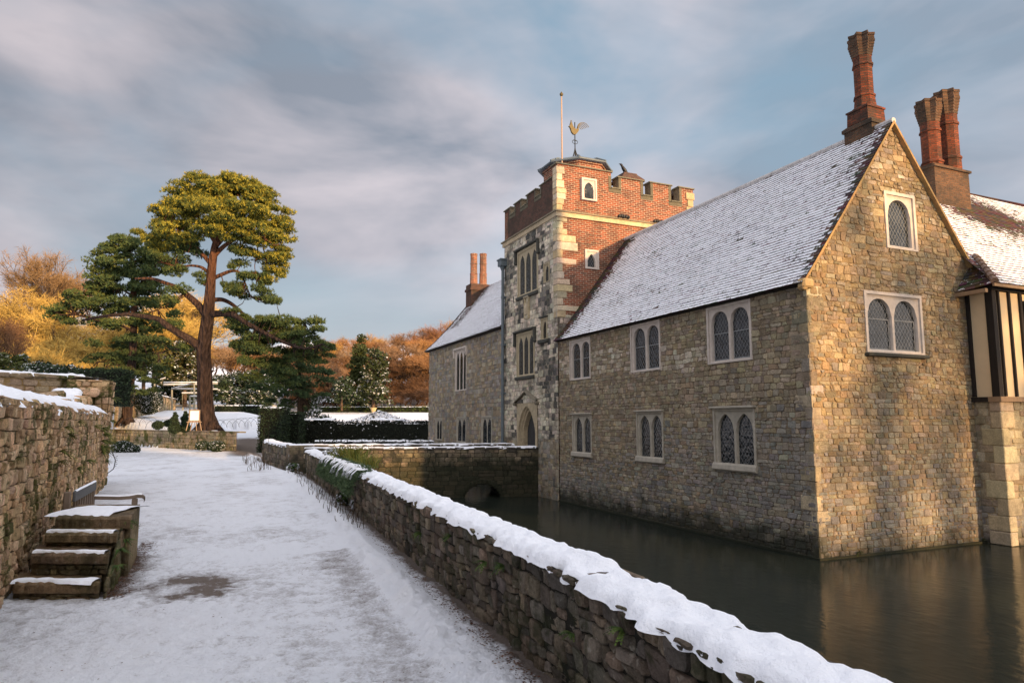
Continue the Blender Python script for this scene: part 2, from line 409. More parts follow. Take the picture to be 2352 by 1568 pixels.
# ================================================================ THE HOUSE
XF, YG = 9.92, 9.22
YT0, YT1 = 19.12, 23.5
YEND = 33.4
WATER = -.82
def fac(u, v, d): return (XF-d, u, v)            # u = world Y
def gab(u, v, d): return (u, YG-d, v)            # u = world X
def nzz(x, y, s, z=0.): return noise.noise(Vector((x*s, y*s, z)))
def col_fac(u, v, rnd):
    n = nzz(u, v, .5)+rnd.uniform(-.4, .4)
    if 2.55+.06*u-.6 < v < 3.35+.05*u-.6 and u > 12 and rnd.random() < .45: return pick(rnd, P_PALE)
    g = (1.1-v)*.35+(.35 if u < 11.2 else 0)+n*.7
    return pick(rnd, P_GREY if g > .25 else P_TAN)
def col_gab(u, v, rnd):
    g = (1.2-v)*.35+rnd.uniform(-.35, .35)
    if v > 5.5 and rnd.random() < .2: return pick(rnd, P_PALE[:2])
    return pick(rnd, P_GREY if g > .35 else (P_TAN if (g > -.15 or rnd.random() < .25) else P_GOLD))
def col_tow(u, v, rnd):
    n = nzz(u+5, v, .75, 3)+.5*nzz(u, v, 2.4, 7)
    dk = n+max(0, (v-4.2))*.03+(.28 if u < 20.3 and v > 3 else 0)
    if v < 1.1: return pick(rnd, P_TAN+P_GREY)
    if dk > .26+rnd.uniform(-.25, .25): return pick(rnd, P_BLACK)
    return pick(rnd, P_LIME)

def window(parent, fr, u0, u1, v0, v1, lights, style, mat, border=.09, proud=.035, sill=False, lattice=True, rec=.085, casement=None, tall=False):
    """dressed stone surround with arched lights, recessed glass and lead lattice; fr(u,v,d)"""
    mb = MB(); W = u1-u0; b = border; mull = min(.06, W*.055) if not tall else W*.06
    iu0, iu1, iv0, iv1 = u0+b, u1-b, v0+b*.6, v1-b
    # outer frame with a chamfer in two steps
    def ringf(a0, a1, c0, c1, d0, B0, B1, D0, D1, d1):
        P = [(a0, c0), (a1, c0), (a1, c1), (a0, c1)]; Q = [(B0, D0), (B1, D0), (B1, D1), (B0, D1)]
        for i in range(4):
            j = (i+1) % 4; mb.quad(fr(*P[i], d0), fr(*P[j], d0), fr(*Q[j], d1), fr(*Q[i], d1))
    ringf(u0, u1, v0, v1, -.02, u0, u1, v0, v1, proud)
    m1 = b*.55
    ringf(u0, u1, v0, v1, proud, u0+m1, u1-m1, v0+m1*.6, v1-m1, proud)
    ringf(u0+m1, u1-m1, v0+m1*.6, v1-m1, proud, u0+m1, u1-m1, v0+m1*.6, v1-m1, proud-.03)
    ringf(u0+m1, u1-m1, v0+m1*.6, v1-m1, proud-.03, iu0, iu1, iv0, iv1, proud-.045)
    lw = (iu1-iu0-mull*(lights-1))/lights; pd = proud-.045; panes = []
    for k in range(lights):
        a = iu0+k*(lw+mull); c = a+lw; mid = (a+c)/2; top = iv1-.02
        N = 12; arch = []
        rise = {'round': lw*.52, 'ogee': lw*.72, 'cusp': lw*.9}[style]; sp = top-rise
        for i in range(N+1):
            t = i/N; x = a+lw*t; s_ = abs(2*t-1)
            if style == 'round': y = sp+rise*sqrt(max(0, 1-s_*s_))**1.0
            elif style == 'ogee': y = sp+rise*(.82*sqrt(max(0, 1-s_*s_))+.18*(1-s_)**1.5)
            else: y = sp+rise*(.55*sqrt(max(0, 1-s_**2.2))+.45*(1-s_))
            arch.append((x, y))
        for (p, q) in zip(arch, arch[1:]):         # spandrel
            mb.quad(fr(p[0], p[1], pd), fr(q[0], q[1], pd), fr(q[0], iv1, pd), fr(p[0], iv1, pd))
        outl = [(a, iv0)]+arch+[(c, iv0)]
        sh = lambda p, k_: (mid+(p[0]-mid)*k_, p[1]-(.012 if p[1] > iv0+.01 else 0)*(1-k_)*20*.3)
        for (p, q) in zip(outl, outl[1:]):         # moulded reveal in two steps
            p1, q1 = sh(p, .965), sh(q, .965)
            mb.quad(fr(*p, pd), fr(*q, pd), fr(*q1, pd-.03), fr(*p1, pd-.03))
            p2, q2 = sh(p, .94), sh(q, .94)
            mb.quad(fr(*p1, pd-.03), fr(*q1, pd-.03), fr(*q1, pd-.05), fr(*p1, pd-.05))
            mb.quad(fr(*p1, pd-.05), fr(*q1, pd-.05), fr(*q2, -rec), fr(*p2, -rec))
        panes.append((a, c, iv0, arch, mid))
        if k < lights-1: mb.quad(fr(c, iv0, pd), fr(c+mull, iv0, pd), fr(c+mull, iv1, pd), fr(c, iv1, pd))
    mb.quad(fr(iu0, iv0-.02, pd), fr(iu1, iv0-.02, pd), fr(iu1, iv0+.0, -rec), fr(iu0, iv0+.0, -rec))
    if sill:
        n = 8; ss = v0-.10
        P = [(-.02, ss+.02), (.06, ss), (.085, ss+.03), (.07, v0+.02), (proud+.004, v0+b*.62), (-.02, v0+b*.62)]
        V = []; 
        for x in (u0-.02, u1+.02): V += [fr(x, z, d) for d, z in P]
        k = len(P); mb.add(V, [(i, (i+1) % k, k+(i+1) % k, k+i) for i in range(k)]+[tuple(range(k)), tuple(range(k, 2*k))])
    w = mb.build('window', mat, parent)
    g = MB()
    for a, c, z0, arch, mid in panes:
        pts = [(a+.004, z0)]+[(mid+(x-mid)*.99, y) for x, y in arch]+[(c-.004, z0)]
        g.add([fr(x, y, -rec+.012+.004*sin(x*40)) for x, y in pts], [tuple(range(len(pts)))])
    g.build('pane', M_GLASS, w)
    if lattice:
        L = MB(); st = .095 if not tall else .08; lwid = .0028
        for a, c, z0, arch, mid in panes:
            k_ = .95; pts = [(mid+(a-mid)*k_, z0)]+[(mid+(x-mid)*k_, y-.015) for x, y in arch]+[(mid+(c-mid)*k_, z0)]
            hs = []
            if area(pts) < 0: pts = pts[::-1]
            for i in range(len(pts)):
                p, q = pts[i], pts[(i+1) % len(pts)]; nx, ny = (q[1]-p[1]), -(q[0]-p[0]); l = hypot(nx, ny)
                if l > 1e-6: hs.append((nx/l, ny/l, (nx*p[0]+ny*p[1])/l))
            top = max(y for x, y in pts)
            for sg in (1, -1):
                sl = 1.45*sg; x = a-(top-z0)/1.45-st; 
                while x < c+(top-z0)/1.45+st:
                    # line from (x,z0) direction (1,sl) when sg>0 ; from (x,z0) to the left when sg<0
                    dx, dz = (1, 1.45) if sg > 0 else (-1, 1.45); l = hypot(dx, dz); dx /= l; dz /= l; nx, nz_ = -dz*lwid, dx*lwid
                    T = (top-z0)/dz+.1; poly = [(x+nx, z0+nz_), (x-nx, z0-nz_), (x+dx*T-nx, z0+dz*T-nz_), (x+dx*T+nx, z0+dz*T+nz_)]
                    for h_ in hs:
                        poly = clip(poly, *h_)
                        if len(poly) < 3: break
                    if len(poly) >= 3: L.add([fr(px, pz, -rec+.022) for px, pz in poly], [tuple(range(len(poly)))])
                    x += st
            bz = z0+(top-z0)*.5
            if casement:
                for zz in (z0+.01, z0+(top-z0)*casement):
                    L.add([fr(mid+(c-mid)*s_*.88, zz+e, -rec+.026) for s_, e in ((-1, 0), (1, 0), (1, .02), (-1, .02))], [(0, 1, 2, 3)])
                for s_ in (-1, 1): L.add([fr(mid+(c-mid)*s_*q, zz, -rec+.026) for q, zz in ((.88, z0), (.82, z0), (.82, z0+(top-z0)*casement), (.88, z0+(top-z0)*casement))], [(0, 1, 2, 3)])
        L.build('lead_lattice', M_CAME, w)
    return w
def WF(parent, xl, yt_l, xr, yt_r, yb_l, yb_r, **k):      # window measured on the west wall
    a = PX(xl, yt_l, XF); b = PX(xr, yt_r, XF); c = PX(xl, yb_l, XF); d = PX(xr, yb_r, XF)
    u0, u1 = min(a[1], b[1]), max(a[1], b[1]); return (u0, u1, (c[2]+d[2])/2, (a[2]+b[2])/2)

def roof(parent, e0, e1, r0, r1, nc, nt, snowf, name='roof', bell=.0, dark=(.070, .045, .034), sag=0.0, thick=.016, n_out=None):
    """tiled slope from eave e0-e1 up to ridge r0-r1; every tile its own quad and butt"""
    e0, e1, r0, r1 = [np.array(p, float) for p in (e0, e1, r0, r1)]
    nn = np.cross(e1-e0, r0-e0); nn /= np.linalg.norm(nn)
    if nn[2] < 0: nn = -nn
    V = []; F = []; C = []
    def P(s, t):
        p = (e0*(1-s)+e1*s)*(1-t)+(r0*(1-s)+r1*s)*t
        return p+nn*(-bell*4*t*(1-t)*(1-t)-sag*4*s*(1-s)*sin(pi*min(1, t))*.5)+nn*.012*nzz(s*9, t*5, 1)
    rnd = random.Random(5)
    for i in range(nc):
        off = .5 if i % 2 else 0
        for j in range(-1, nt):
            s0, s1 = max(0, (j+off)/nt), min(1, (j+1+off)/nt)
            if s1-s0 < 1e-4: continue
            t0, t1 = i/nc, min(1, (i+1)/nc+.15/nc); h0 = thick+rnd.uniform(-.001, .003); g = 0
            a, b = P(s0+g, t0)+nn*h0, P(s1-g, t0)+nn*h0; c, d = P(s1-g, t1)+nn*.004, P(s0+g, t1)+nn*.004
            fld, pick_ = snowf((s0+s1)/2, (t0+t1)/2), rnd.random()
            sn = fld+.08*(pick_-.5)
            if pick_ < .005: sn -= .35
            dk = tuple(x*rnd.uniform(.55, 1.5) for x in dark)
            n = len(V); dn = (a-d); dn /= np.linalg.norm(dn)
            lip = .20+.06*rnd.random()
            al, bl = a+(d-a)*lip, b+(c-b)*lip
            V += [a, b, c, d, a-nn*(h0+.004)-dn*0, b-nn*(h0+.004), al, bl]
            F += [(n+6, n+7, n+2, n+3), (n, n+1, n+7, n+6), (n+4, n+5, n+1, n)]
            up = sn+.06
            lp = up*.62-.18+.42*nzz(s0*6, i*.9, 1, 8)+.16*nzz(s0*26, i*1.3, 1, 9); C += [(*dk, lp), (*dk, lp), (*dk, up), (*dk, up), (*dk, -1), (*dk, -1), (*dk, max(up*.8, lp)), (*dk, max(up*.8, lp))]
    o = mk(name, V, F, M_TILE, parent, col=np.array(C)); return o

# ---- near range with the gable
R1 = thing('stone_house', (12.5, 14, WATER), 'rubble stone house range with snowy tiled roof and steep gable rising from the moat', 'building')
wins = []
WU = [WF(0, 1310, 783, 1357, 774, 873, 870), WF(0, 1449, 747, 1517, 735, 855, 850), WF(0, 1624, 708, 1725, 686, 838, 826)]
WD = [WF(0, 1316, 952, 1360, 950, 1040, 1043), WF(0, 1463, 946, 1524, 943, 1049, 1057), WF(0, 1639, 937, 1735, 937, 1066, 1075)]
sh = lambda w, e: (w[0]+e, w[1]-e, w[2]+e, w[3]-e)
wl = MB()
stone_wall(wl, fac, YG+.0, YT0, WATER-.3, 4.24, .165, .098, col_fac, jit=.85, gap=.006, depth=.020, holes=[sh(w, .03) for w in WU+WD], mortar=(.24, .19, .135), mfill=.2)
wl.build('wall', M_FAC, R1)
# gable wall
AP = (12.46, 7.72); EL = (9.92, 4.24); ER = (15.0, 4.24)
def hp(p, q):                                       # half plane below the line p->q
    nx, ny = -(q[1]-p[1]), (q[0]-p[0])
    if ny < 0: nx, ny = -nx, -ny
    return (nx, ny, nx*p[0]+ny*p[1])
G1 = (PY(2027, 445, YG)[0], PY(2097, 450, YG)[0], PY(2068, 574, YG)[2], PY(2060, 444, YG)[2])
G2 = (PY(1981, 670, YG)[0], PY(2112, 675, YG)[0], PY(2050, 812, YG)[2], PY(2045, 673, YG)[2])
gw = MB()
stone_wall(gw, gab, XF, 14.45, WATER-.3, 4.24, .155, .098, col_gab, jit=lambda v: 1.1 if v > 1.9 else .5, gap=.006, depth=.021, mfill=.25, holes=[sh(G2, .03)], mortar=(.34, .25, .15))
stone_wall(gw, gab, XF, 15.0, 4.24, 7.75, .165, .11, col_gab, jit=1.1, gap=.006, depth=.021, mfill=.25, holes=[sh(G1, .03)], lim=[hp(EL, AP), hp(AP, ER)], mortar=(.34, .25, .15))
gw.build('gable_wall', M_GAB, R1)
# back faces closing the block so it is solid
bk = MB(); bk.quad((15.0, YG, WATER), (15.0, YT0, WATER), (15.0, YT0, 4.24), (15.0, YG, 4.24), (.25, .2, .14)); bk.build('wall', M_FAC, R1)
# corner dressings
q = MB(); rnd = random.Random(4); z = WATER+.02
while z < 4.1:
    hh = rnd.uniform(.17, .27); a, b = (rnd.uniform(.14, .2), rnd.uniform(.3, .42))[::rnd.choice((1, -1))]
    if z < -.5: a, b, cc = .15, .2, (.34, .30, .22)
    elif z < .15: cc = (.60, .50, .35)
    else: cc = pick(rnd, P_TAN+P_PALE, .15); a *= rnd.uniform(.6, 1.15); b *= rnd.uniform(.5, 1.1)
    q.obox((XF-.020+b/2, YG-.020+a/2, z+hh/2), (b, a, hh-.006), 0, cc, bev=.012, wob=.007)
    z += hh
q.build('quoins', M_FAC, R1)
for w in WU: window(R1, fac, *w, 2, 'round', M_WIN, border=.10 if w is WU[2] else .085, casement=.55)
for w in WD: window(R1, fac, *w, 2, 'ogee', M_WING, border=.095 if w is WD[2] else .08, sill=True)
window(R1, gab, *G2, 2, 'round', M_WIN, border=.11, casement=.6)
window(R1, gab, *G1, 1, 'round', M_WIN, border=.12)
sl = MB(); sl.obox(((G2[0]+G2[1])/2, YG-.04, G2[2]-.035), (G2[1]-G2[0]+.08, .13, .07), 0, None, bev=.015, wob=.004); sl.build('window_sill', M_DRIP, R1)
# label mould over the largest lower window
w = WD[2]; d = MB(); d.obox((XF-.06, (w[0]+w[1])/2, w[3]+.02), (.12, w[1]-w[0]+.08, .05), 0, None, bev=.012); d.build('drip_mould', M_WING, R1)
for w in WD[:2]:
    d = MB(); d.obox((XF-.05, (w[0]+w[1])/2, w[3]+.015), (.09, w[1]-w[0]+.05, .04), 0, None, bev=.012); d.build('drip_mould', M_WING, R1)
# roof: west slope and east slope
def sn_near(s, t):                                   # s from gable (0) to tower (1)
    v = .78
    v -= .75*exp(-((1-s)/.035)**2)*(.5+.5*t) + .5*exp(-((1-s)/.07)**2)
    v -= .9*exp(-(s/.013)**2)*(1 if t > .1 else .4)
    v -= .24*max(0, nzz(s*8, t*5, 1, 4))
    v -= .12*exp(-((s-.03)/.03)**2)*(t > .55)
    return v
RX, RZ = 12.46, 7.66
roof(R1, (XF-.20, YG-.10, 4.12), (XF-.20, YT0, 4.12), (RX, YG-.10, RZ+.06), (RX, YT0, RZ-.0), 50, 44, sn_near, bell=.06, sag=.09)
roof(R1, (15.2, YG-.10, 4.12), (15.2, YT0, 4.12), (RX, YG-.10, RZ+.06), (RX, YT0, RZ-.0), 36, 44, lambda s, t: .7, bell=.03)
sf = MB(); sf.add([(XF-.20, YG-.08, 4.105), (XF-.20, YT0, 4.105), (XF, YT0, 4.28), (XF, YG-.08, 4.28)], [(0, 1, 2, 3)], None)
sf.box((XF-.14, YG-.06, 4.10), (XF+.0, YT0, 4.19)); sf.build('eaves_board', M_TIMB, R1)
rd = MB()
for i in range(34):
    y = YG-.1+i*.3; rd.tube([(RX, y, RZ+.05), (RX, y+.29, RZ+.05)], .065, 8)
rd.build('ridge_tiles', simple('ridge_clay', (.55, .53, .52), .85, 9, .5), R1)
# gable verge: mortar fillet, tile edge and kneeler
vg = MB()
for (P0, P1) in (((XF-.2, 4.12), (RX, RZ+.06)), ((15.2, 4.12), (RX, RZ+.06))):
    for i in range(26):
        a = i/26; b = (i+1)/26; bl = lambda t: -.05*4*t*(1-t)*(1-t)
        x0, z0 = P0[0]+(P1[0]-P0[0])*a, P0[1]+(P1[1]-P0[1])*a+bl(a); x1, z1 = P0[0]+(P1[0]-P0[0])*b, P0[1]+(P1[1]-P0[1])*b+bl(b)
        yy = YG-.11
        V = [(x0, yy, z0-.075), (x1, yy, z1-.075), (x1, yy, z1-.005), (x0, yy, z0-.005), (x0, YG+.02, z0-.085), (x1, YG+.02, z1-.085)]
        vg.add(V, [(0, 1, 2, 3), (4, 5, 1, 0)], (.40+random.uniform(-.04, .04), .27, .13))
vg.build('verge', M_ASH, R1)
kn = MB()
for x in (XF-.06,): kn.obox((x, YG-.05, 4.12), (.26, .18, .17), 0, (.46, .34, .18), bev=.03); kn.obox((x-.06, YG-.04, 4.03), (.12, .14, .07), 0, (.44, .32, .17), bev=.02)
kn.build('kneeler', M_ASH, R1)
def poly_ring(r, n=8, rot=pi/8, star=0): return [((r+(star if i % 2 else 0))*cos(rot+2*pi*i/n), (r+(star if i % 2 else 0))*sin(rot+2*pi*i/n)) for i in range(n)]
def sq_ring(hx, hy): # 16 points to loft with stars
    o = []
    for k in range(16):
        a = 2*pi*k/16+pi/8; c, s_ = cos(a), sin(a); m = max(abs(c), abs(s_)); o.append((hx*c/m, hy*s_/m))
    return o
def chimney(parent, cx, cy, z0, z1, r, base, mat=M_BRICK2, crown=True, bz=.9, rot=0):
    mb = MB(); H = z1-z0
    O = lambda rr, st=0: [((rr*1.04*(1 if k % 2 else cos(pi/8))+(st if k % 2 else -st*.4))*cos(rot+2*pi*k/16), (rr*1.04*(1 if k % 2 else cos(pi/8))+(st if k % 2 else -st*.4))*sin(rot+2*pi*k/16)) for k in range(16)]
    R = []
    if base: 
        mb.loft((cx, cy), [(z0-1.1, sq_ring(*base)), (z0+.10*H, sq_ring(*base)), (z0+.10*H, sq_ring(base[0]+.035, base[1]+.035)), (z0+.13*H, sq_ring(base[0]+.035, base[1]+.035)), (z0+.155*H, sq_ring(base[0]*.88, base[1]*.88))]); bmesh_base = mb; mb = MB()
        R += [(z0+.15*H, sq_ring(r*1.42, r*1.42)), (z0+.27*H, sq_ring(r*1.36, r*1.36)), (z0+.27*H, sq_ring(r*1.48, r*1.48)), (z0+.285*H, sq_ring(r*1.48, r*1.48)), (z0+.31*H, O(r*1.2))]
    else: R += [(z0, O(r*1.35)), (z0+.1*H, O(r*1.3)), (z0+.13*H, O(r*1.12))]
    R += [(z0+.40*H, O(r*1.08)), (z0+.40*H, O(r*1.18)), (z0+.415*H, O(r*1.18)), (z0+.43*H, O(r*1.0)), (z0+.70*H, O(r)), (z0+.70*H, O(r*1.13)), (z0+.715*H, O(r*1.13)), (z0+.73*H, O(r*1.0)), (z0+.79*H, O(r*1.0))]
    if crown:
        shaft = R; zz = z0+.79*H; k = 6; R = []
        for i in range(k):
            st = .010+.007*i; rr = r*(1.03+.038*i); R += [(zz, O(rr, st)), (zz+.145*H/k, O(rr, st))]; zz += .15*H/k
        R += [(zz, O(rr*.97, st)), (z1-.025*H, O(rr*.95, st)), (z1-.025*H, O(rr*1.02, st)), (z1, O(rr*1.02, st))]
    else: R += [(z1-.05*H, O(r)), (z1-.05*H, O(r*1.1)), (z1, O(r*1.08))]
    if not crown: mb.loft((cx, cy), R); return mb.build('chimney', mat, parent, uv=True)
    mb.loft((cx, cy), shaft); o = mb.build('chimney', mat, parent, uv=True)
    MB().loft((cx, cy), R).build('chimney_crown', M_BRICK4, o, uv=True)
    if base: bmesh_base.build('chimney_base', M_BRICK4, o, uv=True)
    return o
cc = PY(1992, 300, 9.95)
chimney(R1, 12.59, 9.86, 7.58, PY(1986, 88, 9.86)[2], .185, (.27, .34), bz=1)

# ---- gatehouse tower
TW = thing('gatehouse_tower', (12.5, (YT0+YT1)/2, WATER), 'square gatehouse tower of mottled limestone and red brick with a battlemented top', 'building')
XT = XF-.03; XTE = 15.35; ZS = 8.30; ZP = 9.62
def tw(u, v, d): return (XT-d, u, v)
def ts(u, v, d): return (u, YT0-d, v)
def WT(xl, xr, yt, yb):
    a = PX(xl, yt, XT); b = PX(xr, yt, XT); m = PX((xl+xr)/2, yt, XT)[2]; n = PX((xl+xr)/2, yb, XT)[2]; return (min(a[1], b[1]), max(a[1], b[1]), n, m)
T1 = WT(1190, 1237, 568, 676); T2 = WT(1188, 1229, 762, 864); S1 = WT(1250, 1263, 604, 648); S2 = WT(1244, 1258, 730, 780); DR = WT(1189, 1236, 915, 1030)
DR = (DR[0], DR[1], -.1, 2.24)
tm = MB()
tw_holes = [sh(T1, .03), sh(T2, .03), sh(S1, .02), sh(S2, .02), (DR[0], DR[1], DR[2]-.2, DR[3])]
stone_wall(tm, tw, YT0, YT1, WATER-.3, ZS, .21, .15, col_tow, jit=.8, gap=.005, depth=.022, mfill=.4, holes=tw_holes, mortar=(.34, .30, .24))
tm.build('wall', M_TOW, TW)
# brick flanks of the tower
b = MB(); sq = PY(1343, 572, YT0), PY(1375, 620, YT0); SW = (sq[0][0], sq[1][0], PY(1359, 618, YT0)[2], PY(1359, 574, YT0)[2])
sb = PY(1333, 412, YT0), PY(1368, 460, YT0); BW = (sb[0][0], sb[1][0], PY(1351, 462, YT0)[2], PY(1351, 412, YT0)[2])
def holed(mb, fr, u0, u1, v0, v1, holes, m=0):
    us = sorted({u0, u1, *[x for h in holes for x in h[:2]]}); vs = sorted({v0, v1, *[x for h in holes for x in h[2:]]})
    for a, c in zip(us, us[1:]):
        for e, f in zip(vs, vs[1:]):
            if any(h[0] < (a+c)/2 < h[1] and h[2] < (e+f)/2 < h[3] for h in holes): continue
            mb.quad(fr(a, e, 0), fr(c, e, 0), fr(c, f, 0), fr(a, f, 0), m=m)
holed(b, ts, XT, XTE, 3.6, 9.95, [sh(SW, .03), sh(BW, .03)][:1])
b = MB(); holed(b, ts, XT, XTE, 3.6, ZS, [sh(SW, .03)])
b.build('brick_wall', M_BRICK, TW, uv=True)
b = MB(); b.quad((XT, YT1, WATER), (XTE, YT1, WATER), (XTE, YT1, ZS), (XT, YT1, ZS)); b.quad((XTE, YT0, WATER), (XTE, YT1, WATER), (XTE, YT1, ZS), (XTE, YT0, ZS))
b.quad((XT+.3, YT0+.3, ZS+.25), (XTE-.3, YT0+.3, ZS+.25), (XTE-.3, YT1-.3, ZS+.25), (XT+.3, YT1-.3, ZS+.25))
b.build('brick_wall', M_BRICK, TW, uv=True)
# string course
s_ = MB()
for z0, z1, p in ((ZS-.10, ZS+.05, .07), (ZS+.05, ZS+.10, .12)):
    s_.box((XT-p, YT0-p, z0), (XT+.3, YT1+p, z1), (.48, .40, .28) if z0 < ZS else (.22, .19, .14))
    s_.box((XT+.3, YT0-p, z0), (XTE+p, YT0+.3, z1), (.55, .44, .28) if z0 < ZS else (.24, .20, .14))
s_.build('string_course', M_ASH, TW)
# parapets (thickness .3) with embrasures
def parapet(name, fr, u0, u1, zb, ztop, gaps, mat, cop=(.16, .15, .11), depth=.32, extra_holes=()):
    mb = MB(); us = sorted({u0, u1, *[x for g in gaps for x in g[:2]]}); cp = MB(); sn = MB()
    prev = None
    for a, c in zip(us, us[1:]):
        g = [x for x in gaps if x[0] <= (a+c)/2 <= x[1]]; zt = g[0][2] if g else (ztop(a) if callable(ztop) else ztop)
        P = [fr(a, zb, 0), fr(c, zb, 0), fr(c, zt, 0), fr(a, zt, 0), fr(a, zb, -depth), fr(c, zb, -depth), fr(c, zt, -depth), fr(a, zt, -depth)]
        mb.add(P, [(0, 1, 2, 3), (5, 4, 7, 6), (3, 2, 6, 7), (1, 5, 6, 2), (0, 3, 7, 4)])
        o = .05
        Q = [fr(a-(o if not g else -.0), zt, o), fr(c+(o if not g else 0), zt, o), fr(c+(o if not g else 0), zt+.045, o*.6), fr(a-(o if not g else 0), zt+.045, o*.6)]
        Q2 = [fr(a-(o if not g else 0), zt, -depth-o), fr(c+(o if not g else 0), zt, -depth-o), fr(c+(o if not g else 0), zt+.045, -depth-o), fr(a-(o if not g else 0), zt+.045, -depth-o)]
        cp.add(Q+Q2, [(0, 1, 2, 3), (5, 4, 7, 6), (3, 2, 6, 7), (1, 5, 6, 2), (0, 3, 7, 4), (4, 5, 1, 0)], cop)
        sn = MB(); sn.add([fr(a+.04, zt+.047, -.02), fr(c-.04, zt+.047, -.02), fr(c-.04, zt+.06, -depth), fr(a+.04, zt+.06, -depth)], [(0, 1, 2, 3)]); sn.build('snow', M_SNOWP, TW)
        if g:                                                       # dark dressed jambs and sill of the embrasure
            w = .10; zu = ztop(a) if callable(ztop) else ztop
            for x0, x1 in ((a-w, a), (c, c+w)):
                cp.add([fr(x0, zt-.02, .012), fr(x1, zt-.02, .012), fr(x1, zu, .012), fr(x0, zu, .012)], [(0, 1, 2, 3)], (.13, .12, .09))
            cp.add([fr(a-w, zt-.13, .012), fr(c+w, zt-.13, .012), fr(c+w, zt-.0, .012), fr(a-w, zt-.0, .012)], [(0, 1, 2, 3)], (.13, .12, .09))
            for x in (a, c): cp.add([fr(x+(.004 if x == a else -.004), zt, .012), fr(x+(.004 if x == a else -.004), zu, .012), fr(x+(.004 if x == a else -.004), zu, -depth), fr(x+(.004 if x == a else -.004), zt, -depth)], [(0, 1, 2, 3)], (.2, .16, .11))
    mb.build(name, mat, TW, uv=True); cp.build('coping', M_ASH, TW)
zl = lambda y, x: PX(x, y, XT)[2]
zpw = PX(1210, 450, XT)[2]
def gx(x, y=480): return PX(x, y, XT)[1]
gF = [(gx(1180), gx(1175), 9.30), (gx(1208), gx(1200), 9.30), (gx(1239), gx(1233), 9.30)]
gF = [(min(a, b_)+0, max(a, b_), z) for a, b_, z in gF]
parapet('parapet', tw, YT0+.32, YT1, ZS+.10, 9.60, [(a-.08, b_+.08, z) for a, b_, z in gF], M_BRICK3)
sx = lambda x, y=450: PY(x, y, YT0)[0]
gS = [(sx(1404), sx(1421), 9.42), (sx(1477), sx(1494), 9.34), (sx(1541), sx(1560), 9.28)]
b2 = [(a, b_, z) for a, b_, z in gS]
ztS = lambda u: 9.98-.02*(u-XT)
def ztS(u): return 9.97 if u < sx(1400) else 9.84
mb_holes = []
parapet('parapet', ts, XT, XTE, ZS+.10, ztS, b2, M_BRICK)
b = MB()   # far sides of the parapet
for (p0, p1) in (((XT, YT1-.3, ZS+.1), (XTE, YT1, 9.5)), ((XTE-.3, YT0+.33, ZS+.1), (XTE, YT1-.31, 9.5))): b.box(p0, p1)
b.build('parapet', M_BRICK, TW, uv=True)
# corner dressings of the tower
q = MB(); rnd = random.Random(11); z = 4.9
while z < 9.85:
    if ZS-.12 < z < ZS+.11: z = ZS+.11
    hh = rnd.uniform(.17, .27); big = rnd.random() < .5; L = rnd.uniform(.45, .85) if (z < 7.9 and rnd.random() < .45) else rnd.uniform(.2, .42)
    if z < ZS-.12 and z+hh > ZS-.12: hh = ZS-.12-z
    if hh < .06: z += hh+.01; continue
    cc = pick(rnd, [(.58, .50, .37), (.50, .40, .26), (.52, .46, .36), (.42, .36, .27)])
    q.obox((XT-.028+L/2, YT0-.028+.15, z+hh/2), (L, .30, hh-.01), 0, cc, bev=.015, wob=.006); z += hh
q.build('quoins', M_ASH, TW); q = MB()
for i in range(3): q.obox((XTE-.14, YT0-.02+.1, 9.05+i*.26), (.36-(i % 2)*.12, .24, .25), 0, (.42, .33, .2), bev=.012)
q.build('quoins', M_ASH, TW)
# rubble toe of the brick flank, above the roof junction
tr_ = MB(); stone_wall(tr_, ts, XT, XT+1.1, 4.2, 5.0, .3, .2, lambda u, v, r: pick(r, P_PALE+P_BLACK[2:]), depth=.03, lim=[hp((XT, 4.95), (XT+1.3, 5.2))], mortar=(.3, .27, .22)); tr_.build('rubble_patch', M_TOW, TW)
window(TW, tw, *T1, 3, 'cusp', M_WINY, border=.15, tall=True, rec=.035, lattice=True)
window(TW, tw, *T2, 3, 'cusp', M_WINY, border=.13, tall=True, rec=.035, lattice=True)
window(TW, tw, *S1, 1, 'cusp', M_WINY, border=.06, tall=True, rec=.04, lattice=False)
window(TW, tw, *S2, 1, 'cusp', M_WINY, border=.08, tall=True, rec=.04, lattice=False)
window(TW, ts, *SW, 1, 'round' if 0 else 'cusp', M_WIN, border=.11, rec=.1)
window(TW, ts, *BW, 1, 'ogee', M_WIN, border=.11, rec=-.02, proud=.11, lattice=False)
for T in (T1, T2):
    d = MB(); zt = T[3]+.05
    d.obox((XT-.07, (T[0]+T[1])/2, zt), (.16, T[1]-T[0]+.22, .07), 0, None, bev=.015)
    for y in (T[0]-.08, T[1]+.08): d.obox((XT-.06, y, zt-.22), (.12, .09, .40), 0, None, bev=.02); d.obox((XT-.06, y, zt-.44), (.14, .14, .12), 0, None, bev=.04)
    d.build('hood_mould', M_DRIP, TW)
    d = MB(); d.obox((XT-.04, (T[0]+T[1])/2, T[2]-.05), (.13, T[1]-T[0]+.05, .11), 0, None, bev=.02); d.build('window_sill', M_DRIP, TW)
for T in (S2,):
    d = MB(); d.obox((XT-.05, (T[0]+T[1])/2, T[3]+.03), (.1, T[1]-T[0]+.1, .05), 0, None, bev=.01); d.build('drip_mould', M_DRIP, TW); d = MB(); d.obox((XT-.05, (T[0]+T[1])/2, T[2]-.06), (.14, T[1]-T[0]+.22, .12), 0, None, bev=.02); d.build('window_sill', M_DRIP, TW)
